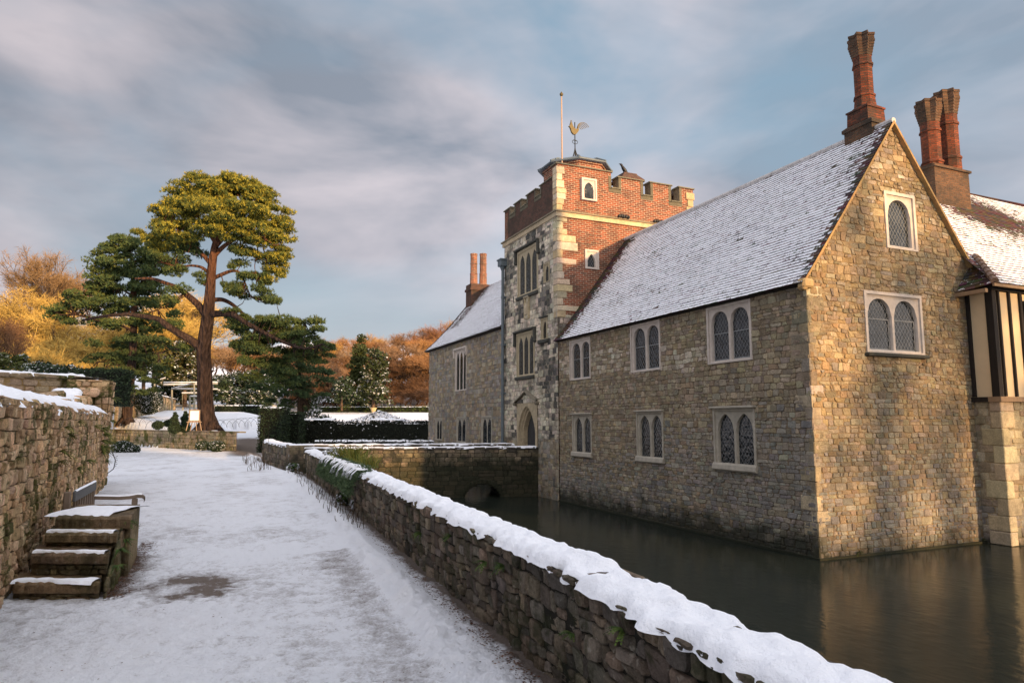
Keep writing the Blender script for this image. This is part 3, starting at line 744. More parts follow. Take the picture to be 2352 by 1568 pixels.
# carved niche between the big windows
d = MB(); yn = PX(1213, 705, XT)[1]; zn = PX(1213, 735, XT)[2]
for dy in (-.16, .16): d.obox((XT-.04, yn+dy, zn+.42), (.10, .06, .75), 0, (.45, .38, .26), bev=.015)
d.obox((XT-.05, yn, zn+.82), (.12, .42, .08), 0, (.40, .35, .26), bev=.02); d.obox((XT-.04, yn, zn+.10), (.10, .24, .16), 0, (.5, .44, .33), bev=.03)
d.tube([(XT-.06, yn, zn+.18), (XT-.07, yn, zn+.42), (XT-.06, yn, zn+.60)], [.075, .085, .05], 8, (.46, .40, .3))
d.build('niche', M_ASH, TW)
# doorway: pointed arch surround, hood, recessed door
d = MB(); cy_ = (DR[0]+DR[1])/2; hw = (DR[1]-DR[0])/2
def pointed(hw_, spring, apex, n=9):
    L = [(cy_-hw_, -.2), (cy_-hw_, spring)]
    for i in range(1, n+1):
        t = i/n; L.append((cy_-hw_*(1-t**1.25)*1, spring+(apex-spring)*(1-(1-t)**1.7)))
    return L+[(2*cy_-y, z) for y, z in L[-2::-1]]
levels = [(hw*.98, 1.25, 2.22, .05), (hw*.84, 1.25, 2.13, .05), (hw*.81, 1.25, 2.10, -.02), (hw*.76, 1.22, 2.06, -.03), (hw*.73, 1.22, 2.03, -.09), (hw*.68, 1.2, 1.98, -.10), (hw*.66, 1.2, 1.96, -.26)]
out = [(DR[0], -.2), (DR[0], 1.25)]+[(DR[0]+(cy_-DR[0])*t, DR[3]) for t in np.linspace(0, 1, 9)]; out = out+[(2*cy_-y, z) for y, z in out[-2::-1]]
rings = [[(y, z, .03) for y, z in out]]+[[(y, z, dd) for y, z in pointed(a, s0, ap)] for a, s0, ap, dd in levels]
for r0_, r1_ in zip(rings, rings[1:]):
    n = min(len(r0_), len(r1_))
    for i in range(n-1): d.quad(tw(*r0_[i]), tw(*r0_[i+1]), tw(*r1_[i+1]), tw(*r1_[i]), (.44, .37, .26))
d.build('door_surround', M_ASH, TW)
d = MB()
for k in range(9):
    t0 = -1+2*k/9; y0 = cy_+t0*hw*.66; y1 = cy_+(t0+2/9)*hw*.66-.012; zt = 2.0-.62*abs(t0+1/9)**1.6
    d.box((XT+.25, y0, -.1), (XT+.30, y1, zt))
d.build('door', M_DOOR, TW)
d = MB(); z0 = 2.22
for sg in (-1, 1):
    P = [(cy_, 2.62), (cy_+sg*hw*.55, 2.42), (cy_+sg*(hw+.05), 2.27)]
    for a, c in zip(P, P[1:]):
        d.add([tw(a[0], a[1], -.02), tw(c[0], c[1], -.02), tw(c[0], c[1]+.09, -.02), tw(a[0], a[1]+.09, -.02), tw(a[0], a[1], .14), tw(c[0], c[1], .14), tw(c[0], c[1]+.07, .10), tw(a[0], a[1]+.07, .10)],
              [(4, 5, 6, 7), (0, 1, 5, 4), (3, 2, 6, 7)], (.20, .18, .14))
    d.obox((XT-.08, cy_+sg*(hw+.06), 2.22), (.14, .14, .12), 0, (.2, .18, .14), bev=.03)
d.build('hood_mould', M_ASH, TW)
# downpipe and hopper
d = MB(); yp = YT1-.10
d.tube([(XT-.12, yp, 0), (XT-.12, yp, 7.3)], .055, 10)
for z in (.8, 2.6, 4.4, 6.2): d.tube([(XT-.12, yp, z), (XT-.12, yp, z+.10)], .072, 10); d.obox((XT-.05, yp, z+.05), (.12, .2, .05))
d.obox((XT-.14, yp, 7.55), (.26, .34, .24), bev=.02); d.obox((XT-.14, yp, 7.68), (.31, .40, .05)); d.loft((XT-.13, yp), [(7.28, poly_ring(.055, 8)), (7.44, poly_ring(.12, 8))])
d.build('downpipe', M_LEAD, TW)
# iron wall ties on the string course
for x in (1432, 1513):
    d = MB(); p = PY(x, 512, YT0-.13)
    for k in range(5): d.obox((p[0]+(k-2)*.09, YT0-.16, ZS+.14+(.015 if k % 2 else 0)), (.085, .10, .10), 0, None, bev=.02, wob=.008)
    d.build('iron_tie', M_IRON, TW)
# octagonal stair turret behind the corner with low lead roof
cx_, cy2 = 11.32, YT0+1.35; mb = MB()
mb.loft((cx_, cy2), [(ZS+.2, poly_ring(1.12)), (10.29, poly_ring(1.12)), (10.29, poly_ring(1.17)), (10.36, poly_ring(1.17))]); mb.build('stair_turret', M_BRICK, TW, uv=True)
mb = MB(); mb.loft((cx_, cy2), [(10.36, poly_ring(1.18)), (10.36, poly_ring(1.32)), (10.40, poly_ring(1.33)), (10.58, poly_ring(.95)), (10.66, poly_ring(.25)), (10.69, poly_ring(.05))])
for i in range(8):
    a = pi/8+2*pi*i/8; mb.tube([(cx_+1.33*cos(a), cy2+1.33*sin(a), 10.41), (cx_+.95*cos(a), cy2+.95*sin(a), 10.60), (cx_+.1*cos(a), cy2+.1*sin(a), 10.66)], .035, 6)
mb.build('turret_roof', M_LEAD, TW)
# stacks standing behind the merlons
for x, y0, wd, hh in ((1440, 402, .74, 10.42), (1553, 432, .60, 10.12)):
    p = PY(x, y0, YT0+1.0); mb = MB(); w2 = wd*.75
    mb.loft((p[0], YT0+1.0), [(ZS+.2, sq_ring(w2*.7, w2*.6)), (hh-.34, sq_ring(w2*.7, w2*.6)), (hh-.32, sq_ring(w2*.86, w2*.76)), (hh-.24, sq_ring(w2*.84, w2*.74)), (hh-.05, sq_ring(w2*.5, w2*.45)), (hh, sq_ring(w2*.48, w2*.42))])
    mb.build('chimney', M_BRICK3, TW, uv=True)
TP = (PY(1434, 402, YT0+1.0)[0], YT0+1.0, 10.42)

# flagpole and weathercock and crow
FP = PY(1291, 383, YT0+.6)
t = thing('flagpole', (FP[0], YT0+.6, 8.6), 'tall thin bare flagpole with a ball finial beside the weathercock', 'flagpole')
top = PY(1289, 219, YT0+.6)[2]
MB().tube([(FP[0], YT0+.6, 8.6), (FP[0], YT0+.6, top)], [.035, .024], 8).build('pole', M_POLE, t)
f = MB(); f.loft((FP[0], YT0+.6), [(top-.05, poly_ring(.02, 10)), (top, poly_ring(.055, 10)), (top+.04, poly_ring(.065, 10)), (top+.09, poly_ring(.03, 10)), (top+.13, poly_ring(.008, 10))]); f.build('finial', M_GOLD, t, smooth=True)
wv = thing('weathercock', (cx_, cy2, 10.62), 'gilded cockerel weathervane on curved black iron legs above the turret', 'weathervane')
wz = PY(1322, 300, cy2)[2]; wx = cx_
f = MB(); f.tube([(wx, cy2, 10.6), (wx, cy2, wz+.30)], .018, 6)
for k in range(4):
    a = k*pi/2+.5; f.tube([(wx+.34*cos(a)*(1-t_)**1.6, cy2+.34*sin(a)*(1-t_)**1.6, 10.52+t_*(wz-.62-10.52)) for t_ in np.linspace(0, 1, 8)], .016, 5)
for sgn in (-1, 1): f.tube([(wx+sgn*(.02+.09*sin(a)), cy2, wz-.50+.07*(1-cos(a))) for a in np.linspace(0, 4.2, 9)], .010, 5)
f.build('frame', M_IRON, wv)
def s2(x, z): return (wx+x, z)
body = [(-.26, .10), (-.21, .13), (-.19, .20), (-.17, .27), (-.13, .27), (-.11, .20), (-.06, .10), (.0, .05), (.07, .06), (.13, .10), (.16, .03), (.10, -.07), (.03, -.15), (-.06, -.17), (-.14, -.10), (-.18, .02), (-.21, .08)]
f = MB(); n = len(body); th = [.025]*n
V = [(wx+x, cy2-.035, wz+z) for x, z in body]+[(wx+x, cy2+.035, wz+z) for x, z in body]
f.add(V, [tuple(range(n))[::-1], tuple(range(n, 2*n))]+[(i, (i+1) % n, n+(i+1) % n, n+i) for i in range(n)])
f.build('cockerel_body', M_GOLD, wv)
f = MB()
for k in range(6):
    R = .10+.035*k; f.tube([(wx+.09+R*(1-cos(a))*.95, cy2, wz+.02+R*sin(a)*1.05+.03*k*.3) for a in np.linspace(0, 2.6, 10)], .011, 5)
f.build('tail', M_GOLD, wv)
f = MB(); f.tube([(wx-.17, cy2, wz+.28), (wx-.15, cy2, wz+.35), (wx-.11, cy2, wz+.30)], .014, 5); f.build('comb', M_GOLD, wv)
# crow: one continuous body
def bird(p):
    t = thing('crow', p, 'small dark bird perched on the chimney top behind the battlements', 'bird'); f = MB()
    dx, dz = -.5, .85
    prof = [(.26, -.10, .012), (.17, -.03, .03), (.08, .06, .058), (.0, .15, .075), (-.07, .24, .062), (-.11, .30, .042), (-.135, .34, .045), (-.165, .36, .038), (-.21, .365, .014), (-.25, .36, .004)]
    f.tube([(p[0]+a, p[1], p[2]+b) for a, b, r in prof], [r for a, b, r in prof], 10)
    f.build('body', simple('crow_black', (.012, .013, .018), .45, 30, .3), t, smooth=True)
    f = MB()
    for s in (-1, 1): f.tube([(p[0]+.02, p[1]+s*.03, p[2]+.12), (p[0]+.0, p[1]+s*.03, p[2]+.0)], .008, 5); f.tube([(p[0]-.04, p[1]+s*.03, p[2]+.004), (p[0]+.04, p[1]+s*.03, p[2]+.004)], .006, 5)
    f.build('legs', M_IRON, t)
bird((TP[0]+.02, TP[1], TP[2]))

# ---- far range, left of the tower
R2 = thing('stone_house', (12.5, 28.5, WATER), 'plain grey stone house wing with a tall narrow window, left of the tower', 'building')
LW = [WF(0, 1047, 808, 1073, 796, 898, 896), WF(0, 1002, 960, 1017, 959, 1010, 1011), WF(0, 1050, 957, 1072, 957, 1015, 1017), WF(0, 1107, 955, 1131, 955, 1019, 1021)]
wl = MB()
stone_wall(wl, fac, YT1, YEND, WATER-.3, 5.26, .24, .17, lambda u, v, r: pick(r, P_GREY+P_TAN+[(.30, .28, .26)]), jit=.6, gap=.007, depth=.028, holes=[sh(w, .03) for w in LW], rings=2, mortar=(.30, .26, .21))
wl.build('wall', M_FAC, R2)
AX = 12.75; AZ2 = PY(1095, 669, YEND)[2]; AZ2 = PX(1155, 640, AX)[2]
g = MB(); g.add([(XF, YEND, WATER), (15.5, YEND, WATER), (15.5, YEND, 5.2), (AX, YEND, AZ2-.1), (XF, YEND, 5.2)], [(0, 1, 2, 3, 4)], (.25, .22, .18)); g.build('gable_wall', M_FAC, R2)
for i, w in enumerate(LW): window(R2, fac, *w, 3 if i == 0 else 2, 'cusp' if i == 0 else 'ogee', M_WIN if i == 0 else M_WING, border=.09, tall=True, rec=.03, lattice=False)
d = MB(); w = LW[0]; d.obox((XF-.05, (w[0]+w[1])/2, w[3]+.04), (.12, w[1]-w[0]+.2, .10), 0, None, bev=.02)
for y in (w[0]-.08, w[1]+.08): d.obox((XF-.05, y, w[3]-.16), (.10, .09, .36), 0, None, bev=.02)
d.build('hood_mould', M_WIN, R2)
roof(R2, (XF-.22, YT1, 5.16), (XF-.22, YEND+.25, 5.16), (AX, YT1, AZ2), (AX, YEND+.25, AZ2), 44, 66, lambda s, t: .92-.8*exp(-((1-s)/.03)**2)-.10*t-.45*exp(-((s-.88)/.09)**2)*(t > .35), bell=.16, sag=.04)
roof(R2, (15.6, YT1, 5.16), (15.6, YEND+.25, 5.16), (AX, YT1, AZ2), (AX, YEND+.25, AZ2), 30, 30, lambda s, t: .7)
sf = MB(); sf.box((XF-.16, YT1, 5.10), (XF, YEND+.2, 5.24)); sf.box((XF-.215, YT1, 5.12), (XF-.16, YEND+.2, 5.165)); sf.build('eaves_board', M_TIMB, R2)
p = PY(1088, 672, YEND-.4); zb = p[2]
for x, rr in ((1088, .26), (1109.5, .26)):
    p = PY(x, 660, YEND-.5); chimney(R2, p[0], YEND-.5, PY(x, 662, YEND-.5)[2], PY(x, 583, YEND-.5)[2], .17, None, mat=M_BRICK, crown=False)
b = MB(); pa, pb = PY(1076, 680, YEND-.5)[0], PY(1121, 660, YEND-.5)[0]; zt = PY(1095, 655, YEND-.5)[2]
b.box((pa, YEND-.9, 7.2), (pb, YEND-.1, zt)); b.box((pa-.05, YEND-.95, zt-.35), (pb+.05, YEND-.05, zt-.22)); b.build('chimney_base', M_BRICK3, R2, uv=True)

# ---- timber framed house on the right
R3 = thing('timber_framed_house', (16.5, 10.5, WATER), 'cream plastered timber framed house with snowy roof on a stone base at the right edge', 'building')
XB, YB = 14.42, 8.70
def base_s(u, v, d): return (u, YB-d, v)
def base_w(u, v, d): return (XB-d, u, v)
mb = MB()
cb = lambda u, v, r: pick(r, [(.40, .35, .26), (.34, .30, .22), (.46, .41, .31), (.30, .25, .18)] if v > 0 else P_GREY+P_PALE[1:2])
stone_wall(mb, base_s, XB, 20.5, WATER-.3, 2.05, .26, .15, cb, jit=.35, gap=.006, depth=.02, mortar=(.40, .33, .22))
stone_wall(mb, base_w, YB, YG+.1, WATER-.3, 2.05, .26, .17, cb, jit=.3, gap=.006, depth=.02, mortar=(.40, .33, .22))
mb.build('stone_base', M_GAB, R3)
q = MB(); z = WATER; rnd = random.Random(8)
while z < 2.0:
    hh = min(rnd.uniform(.24, .36), 2.04-z); a, b_ = (.22, .42)[::rnd.choice((1, -1))]; q.obox((XB-.03+b_/2, YB-.03+a/2, z+hh/2), (b_, a, hh-.01), 0, pick(rnd, [(.5, .43, .31), (.44, .37, .26)]), bev=.015, wob=.004); z += hh
q.build('quoins', M_ASH, R3)
YJ = YB-.03; XJ = XB-.03; ZJ0, ZJ1 = 2.10, 4.28
mb = MB(); mb.box((XJ+.02, YJ+.02, ZJ0+.002), (20.5, YG+.1, ZJ1-.03)); mb.build('plaster_wall', M_PLAS, R3)
xs = [PY(x, 780, YJ)[0] for x in (2283, 2316, 2336)]
tm = MB(); tm.box((XJ-.02, YJ-.02, ZJ0), (XJ+.10, YJ+.13, ZJ1)); tm.build('corner_post', [M_TIMB], R3)
XS1, XS2, XS3 = [PY(x, 690, YJ)[0] for x in (2292.5, 2317, 2343)]
for k, x in enumerate((XS1, XS2, XS3, XS3+.55, XS3+.9, XS3+1.25, XS3+1.6, XS3+1.95, XS3+2.3, XS3+2.65)):
    tm = MB(); tm.obox((x, YJ+.0, (ZJ0+ZJ1)/2), (.055 if k != 2 else .08, .05, ZJ1-ZJ0-.01), 0, bev=.006, wob=.003); tm.build('timber_stud', M_TIMB, R3)
tm = MB(); tm.obox((XJ+.0, YG-.06, (ZJ0+ZJ1)/2), (.05, .075, ZJ1-ZJ0-.02), 0, bev=.006); tm.build('timber_stud', M_TIMB, R3)
tm = MB(); tm.box((XJ-.05, YJ-.05, ZJ0-.10), (20.5, YJ+.2, ZJ0)); tm.build('sill_beam', M_TIML, R3)
tm = MB(); tm.box((XJ-.05, YJ+.2, ZJ0-.10), (XJ+.2, YG, ZJ0)); tm.build('sill_beam', M_TIMB, R3)
tm = MB(); tm.box((XJ-.04, YJ-.04, ZJ1-.02), (20.5, YJ+.12, ZJ1+.12)); tm.box((XJ-.04, YJ+.12, ZJ1-.02), (XJ+.12, YG, ZJ1+.12)); tm.build('wall_plate', M_TIMB, R3)
# casement at the frame's edge
wn = MB(); wn.box((XS3+.05, YJ-.04, 2.95), (XS3+.50, YJ+.0, 4.1)); w_ = wn.build('window', M_TIMB, R3)
wn = MB(); wn.box((XS3+.09, YJ-.045, 3.02), (XS3+.46, YJ-.05, 4.03)); wn.build('pane', M_GLASS, w_)
YE = YB-.22; ZE = 4.36; YR = 12.0; ZR = 8.02
def sn_r(s, t): return .72-.9*exp(-((s-.40)/.16)**2)*exp(-((t-.72)/.17)**2)-.55*exp(-(s/.03)**2)-.12*max(0, nzz(s*6, t*6, 1))
roof(R3, (XB-.2, YE, ZE), (24, YE, ZE), (XB+.6, YR, ZR), (24, YR, ZR-.12), 46, 52, sn_r, bell=.04)
roof(R3, (XB-.2, YR*2-YE, ZE), (24, YR*2-YE, ZE), (XB+.6, YR, ZR), (24, YR, ZR), 20, 20, lambda s, t: .7)
# little hip against the gable
roof(R3, (XB-.34, YG-.03, ZE-.10), (XB-.20, YE, ZE-.0), (XB+.36, YG-.03, 5.08), (XB+.30, YG-.1, 5.02), 11, 4, lambda s, t: .25, name='hip_roof')
h = MB(); P0 = np.array((XB-.2, YE, ZE+.01)); P1 = np.array((XB+.36, YG-.05, 5.10))
for i in range(7):
    a = P0+(P1-P0)*i/7; b_ = P0+(P1-P0)*(i+1.2)/7; h.tube([a+np.array((0, 0, .03)), b_+np.array((0, 0, .01))], [.075, .055], 8)
h.build('hip_tiles', simple('hip_clay', (.20, .14, .11), .85, 9, .6), R3)
h = MB(); h.box((XB-.22, YE-.0, ZE-.06), (24, YE+.04, ZE+.0)); h.build('fascia', M_TIML, R3)
h = MB(); h.box((XB-.36, YE+.1, ZE-.18), (XB-.28, YG, ZE-.10)); h.build('fascia', M_TIML, R3)
for x, yt in ((2138, 237), (2180, 217)):
    cyy = 11.6+(.0 if x == 2178 else .35); p = PY(x, 330, cyy); zt = PY(x, yt, cyy)[2]; chimney(R3, p[0], cyy, PY(x, 425, cyy)[2]-.6, zt, .235, None, mat=M_BRICK2)
b = MB(); pa, pb = PY(2150, 440, 11.15)[0], PY(2228, 440, 11.15)[0]; zt = PY(2200, 402, 11.6)[2]
b.box((pa, 11.15, 6.6), (pb, 12.4, zt-.16)); b.box((pa-.05, 11.1, zt-.16), (pb+.05, 12.45, zt-.10)); b.box((pa+.1, 11.25, zt-.10), (pb-.1, 12.3, zt)); b.build('chimney_base', M_BRICK4, R3, uv=True)
# plants at the water line of the gable

# ================================================================ snow ribbons
def ribbon(name, pts, half, th, parent=None, mat=None, n=11, droop=.05, lump=.03, step=.06, ragged=.05, tilt=0.):
    """snow lying along a polyline of (x,y,z); domed, ragged at both edges"""
    pts = [np.array(p, float) for p in pts]; S = [pts[0]]; 
    for a, b in zip(pts, pts[1:]):
        k = max(1, int(np.linalg.norm(b-a)/step)); S += [a+(b-a)*(i+1)/k for i in range(k)]
    S = np.array(S); V = []; F = []; hf = half if callable(half) else (lambda i: half)
    L = len(S)
    for i, p in enumerate(S):
        t = S[min(i+1, L-1)]-S[max(i-1, 0)]; t[2] = 0; t /= np.linalg.norm(t); s = np.array([t[1], -t[0], 0]); w = hf(i/L)
        d = i*step
        eL = w*(1+ragged*2*noise.noise(Vector((d*2.2, 0, 1)))+ragged*2.5*noise.noise(Vector((d*7, 0, 5)))); eR = w*(1+ragged*2*noise.noise(Vector((d*2.2, 9, 1)))+ragged*2.5*noise.noise(Vector((d*7, 9, 5))))
        for j in range(n):
            u = -1+2*j/(n-1); x = u*(eR if u > 0 else eL)
            e = abs(u); z = th*(1-e**4)-tilt*x
            z += lump*(noise.noise(Vector((p[0]*3.2, p[1]*3.2+x*3, 2)))+.55*noise.noise(Vector((p[0]*8+x*9, p[1]*8, 4)))+.32*noise.noise(Vector((p[0]*20+x*22, p[1]*20, 6))))*(1-e**3)
            if e > .83: z -= droop*(.4+1.2*abs(noise.noise(Vector((d*5, u*3, 7)))))*(e-.83)/.17
            q = p+s*x; V.append((q[0], q[1], q[2]+z))
        if i:
            for j in range(n-1): a = (i-1)*n+j; F.append((a, a+1, a+n+1, a+n))
    return mk(name, V, F, mat or M_SNOW, parent, smooth=True)

# ================================================================ MOAT WALL in front
MW = [(1.80, .6), (1.82, 1.5), (1.87, 2.5), (2.02, 3.9), (2.13, 6.5), (2.27, 9.5), (2.45, 13.5), (2.58, 18), (2.66, 22.0)]
def mwx(y):
    for (x0, y0), (x1, y1) in zip(MW, MW[1:]):
        if y <= y1: return x0+(x1-x0)*(y-y0)/(y1-y0)
    return MW[-1][0]
cum = [0]
for (x0, y0), (x1, y1) in zip(MW, MW[1:]): cum.append(cum[-1]+hypot(x1-x0, y1-y0))
def mwp(u):
    for i in range(len(MW)-1):
        if u <= cum[i+1] or i == len(MW)-2:
            t = (u-cum[i])/(cum[i+1]-cum[i]); (x0, y0), (x1, y1) = MW[i], MW[i+1]; dx, dy = (x1-x0), (y1-y0); l = hypot(dx, dy)
            return x0+dx*t, y0+dy*t, -dy/l, dx/l
mwt = thing('moat_wall', (2.1, 8, 0), 'low mossy rubble wall capped with thick snow running along the moat', 'wall')
TH = .27
def mf(u, v, d):
    x, y, nx, ny = mwp(u); d2 = d+.10*(v-.45); return (x+nx*d2, y+ny*d2, v)
def mfb(u, v, d): x, y, nx, ny = mwp(u); return (x-nx*(TH+d), y-ny*(TH+d), v)
mb = MB(); U = cum[-1]
for a, c, w, h in ((0, 5.5, .15, .105), (5.5, 12, .165, .115), (12, U, .19, .13)):
    stone_wall(mb, mf, a, c, -.12, .71, w, h, lambda u, v, r: pick(r, P_DARK, .3), jit=.9, gap=.006, depth=.036, mortar=(.03, .026, .02))
stone_wall(mb, mfb, 0, U, WATER-.2, .72, .34, .22, lambda u, v, r: pick(r, P_DARK), jit=.8, depth=.05, rings=2, mortar=(.03, .026, .02))
# rough top stones
rnd = random.Random(3); u = 0
while u < U:
    l = rnd.uniform(.14, .34); x, y, nx, ny = mwp(u+l/2); an = atan2(-nx, ny)
    mb.obox((x-nx*TH/2, y-ny*TH/2, .672), (TH+.03, l-.015, .085+rnd.uniform(0, .02)), atan2(ny, nx), pick(rnd, P_DARK, .3), bev=.04, wob=.018); u += l
mb.build('wall', M_MOAT, mwt)
pts = []
for u in np.arange(0.0, U, .3):
    x, y, nx, ny = mwp(u); pts.append((x-nx*(TH/2-.02), y-ny*(TH/2-.02), .715))
def ribhalf(t): return .188
ribbon('snow', pts, ribhalf, .045, mwt, n=21, step=.03, lump=.05, droop=.06, ragged=.15)
# small ferns and moss rooted in the wall face
def fern_mesh(mb, p, out, s, n, col, rnd):
    p = np.array(p); out = np.array(out, float)
    for k in range(n):
        a = rnd.uniform(-1.2, 1.2); L = s*rnd.uniform(.6, 1.1); sd = np.array((-out[1], out[0], 0))
        d = out*cos(a)*.8+sd*sin(a)+np.array((0, 0, rnd.uniform(-.1, .7))); d /= np.linalg.norm(d); prev = p; c = pick(rnd, col, .3)
        for i in range(7):
            q = p+d*L*(i+1)/7+np.array((0, 0, -.5*L*((i+1)/7)**2)); w = .22*L*(1-i/8); side = np.cross(d, (0, 0, 1)); side /= np.linalg.norm(side)+1e-9
            for sg in (-1, 1): mb.add([prev, q, prev*.4+q*.6+side*w*sg-np.array((0, 0, .2*w))], [(0, 1, 2)], c)
            prev = q
GREEN = [(.05, .09, .02), (.08, .12, .025), (.035, .06, .015)]
YGR = [(.16, .17, .03), (.10, .13, .03), (.22, .20, .04)]
rnd = random.Random(9)
for k, (u, v, s) in enumerate([(1.75, .45, .11), (2.0, .22, .10), (2.35, .60, .09), (3.0, .40, .08), (4.2, .55, .10), (4.6, .5, .10), (5.6, .55, .09), (1.3, .3, .1), (6.8, .4, .1)]):
    mb = MB(); x, y, nx, ny = mwp(u)
    for j in range(3): fern_mesh(mb, (x+nx*.05, y, v), (nx, ny, 0), s*1.2, 6, GREEN, rnd)
    tag(mb.build('fern', M_LEAF), 'small green fern rooted in the face of the mossy moat wall', 'fern', 'ferns in the moat wall')

# ================================================================ bridge
A_ = PZ(697, 1031, .75); B_ = np.array((XF-.02, 0, 0)); Bp = PX(1239, 1027, XF); B_ = np.array((XF-.0, Bp[1], .75)); A_[0] = 2.62
bd = thing('footbridge', ((A_[0]+B_[0])/2, (A_[1]+B_[1])/2+.9, WATER), 'stone arched bridge over the moat leading to the tower doorway', 'bridge')
dv = (B_-A_)[:2]; BL = np.linalg.norm(dv); dv /= BL; nv = np.array((dv[1], -dv[0]))     # nv points to the camera side
if nv[1] > 0: nv = -nv
def bf(u, v, d): return (A_[0]+dv[0]*u+nv[0]*d, A_[1]+dv[1]*u+nv[1]*d, v)
ar = [np.array(PZ(x, 1160, WATER)) for x in (1068, 1150)]
def uof(xp, yp, z):   # parameter along the bridge for a pixel at height z
    dd = ray(xp, yp); n2 = nv; t = ((A_[:2]-CAM[:2])@n2)/(dd[:2]@n2); q_ = CAM+dd*t; return (q_[:2]-A_[:2])@dv, q_[2]
ua, _ = uof(1066, 1155, 0); ub, _ = uof(1150, 1150, 0); ztop = uof(1110, 1112, 0)[1]
um = (ua+ub)/2; hw = (ub-ua)/2; zc = WATER-.1
mb = MB()
colb = lambda u, v, r: tuple(x*1.6*(1.15-.06*u) for x in pick(r, [(.20, .16, .115), (.16, .135, .10), (.24, .20, .15), (.13, .115, .09)], .25))
hx = [(um-hw*sqrt(max(0, 1-((z+.04-zc)/(ztop-zc))**2)), um+hw*sqrt(max(0, 1-((z+.04-zc)/(ztop-zc))**2)), z-.001, z+.08) for z in np.arange(WATER-.3, ztop-.03, .08)]
stone_wall(mb, bf, 0, BL, WATER-.3, .70, .30, .135, colb, jit=.3, gap=.006, depth=.022, holes=hx, mortar=(.07, .06, .05))
mb.build('parapet_wall', M_BRG, bd)
mb = MB()
arch = [(um-hw*cos(a), zc+(ztop-zc)*sin(a)) for a in np.linspace(0, pi, 17)]
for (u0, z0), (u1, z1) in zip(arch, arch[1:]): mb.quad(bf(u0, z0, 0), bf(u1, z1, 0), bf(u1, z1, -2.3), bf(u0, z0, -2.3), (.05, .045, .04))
for k in range(17):                               # voussoirs
    a = pi*(k+.5)/17; u0, z0 = um-(hw+.09)*cos(a), zc+(ztop-zc+.09)*sin(a); p = bf(u0, z0, .0)
    if z0 > WATER: mb.obox(p, (.12, .07, .16), 0, (.09, .08, .06), bev=.02, wob=.01)
mb.build('arch', M_BRG, bd)
mb = MB()
stone_wall(mb, lambda u, v, d: bf(u, v, -1.95+d), 0, BL, WATER-.2, .74, .3, .15, colb, depth=.02, rings=2, holes=hx)
P = [bf(0, .0, -.3), bf(BL, .0, -.3), bf(BL, .0, -1.95), bf(0, 0, -1.95)]; mb.add(P, [(0, 1, 2, 3)], (.3, .28, .25))
mb.box((0, 0, 0), (0, 0, 0), (.1, .1, .1)) if 0 else None
mb.build('deck', M_BRG, bd)
rnd = random.Random(2)
for off, zz, nm in ((-.16, .70, 1), (-2.1, .74, 2)):
    u = 0; mb = MB()
    while u < BL-.02:
        l = min(rnd.uniform(.35, .7), BL-u); p = bf(u+l/2, zz+.03, off); mb.obox(p, (l-.01, .38, .09), atan2(dv[1], dv[0]), pick(rnd, [(.13, .115, .09), (.09, .08, .07)]), bev=.025, wob=.008); u += l
    mb.build('coping', M_BRG, bd)
    ribbon('snow', [bf(u, zz+.07, off) for u in np.arange(.02, BL+.1, .3)], .19, .03, bd, n=9, step=.07, ragged=.18, lump=.03, droop=.05, mat=M_SNOW)
# square end pier of the bridge
pr = MB(); p = PZ(690, 1072, 0); rnd = random.Random(6)
PX_ = (2.45, 24.2)
def pf(u, v, d): return (2.30+u, 23.6-d, v)
def pf2(u, v, d): return (2.30-d, 23.6+u, v)
stone_wall(pr, pf, 0, .7, -.3, .76, .34, .2, lambda u, v, r: pick(r, [(.26, .20, .14), (.22, .17, .12)]), jit=.2, depth=.02, mortar=(.15, .12, .09))
stone_wall(pr, pf2, 0, .9, -.3, .76, .34, .2, lambda u, v, r: pick(r, [(.26, .20, .14), (.22, .17, .12)]), jit=.2, depth=.02, mortar=(.15, .12, .09))
pr.box((2.28, 23.58, .76), (3.1, 24.5, .83), (.3, .25, .18)); pr.build('pier', M_BRG, bd)
ribbon('snow', [(2.3, 24.0, .83), (3.1, 24.0, .83)], .42, .03, bd, step=.07)
# moat wall beyond the bridge
w2 = thing('moat_wall', (2.2, 28, 0), 'short stretch of low snow-topped wall beyond the bridge pier, ending rounded by the path', 'wall')
mb = MB(); c2 = [(2.32, 24.4), (2.1, 27), (1.95, 30), (2.1, 32.5)]
for (x0, y0), (x1, y1) in zip(c2, c2[1:]):
    L = hypot(x1-x0, y1-y0); dx, dy = (x1-x0)/L, (y1-y0)/L
    stone_wall(mb, lambda u, v, d: (x0+dx*u-dy*d, y0+dy*u+dx*d, v), 0, L, -.2, .78, .3, .18, lambda u, v, r: pick(r, P_DARK+P_TAN[3:4]), jit=.8, depth=.05, rings=2, mortar=(.05, .045, .035))
mb.build('wall', M_MOAT, w2); ribbon('snow', [(x+.22, y, .77) for x, y in c2], .26, .07, w2, step=.07)

# ================================================================ LEFT WALL, steps, bench
lwt = thing('garden_wall', (-2.1, 13, 0), 'thick warm coloured old stone wall with moss, ferns and a snowy broken top', 'wall')
LA, LB = np.array((-1.50, 4.9)), np.array((-2.52, 20.7)); ld = (LB-LA); LL = np.linalg.norm(ld); ld /= LL; ln = np.array((ld[1], -ld[0]))
if ln[0] < 0: ln = -ln
def lf(u, v, d):
    d2 = d+.015*v; return (LA[0]+ld[0]*u+ln[0]*d2, LA[1]+ld[1]*u+ln[1]*d2, v)
mb = MB()
cw = lambda u, v, r: pick(r, P_WARM, .25)
stone_wall(mb, lf, 0, 14.6, -.15, 1.80, .17, .105, cw, jit=.75, gap=.006, depth=.038, mortar=(.10, .085, .045))
stone_wall(mb, lf, 14.6, LL, -.15, 2.62, .26, .17, cw, jit=.6, gap=.008, depth=.05, mortar=(.2, .16, .09))
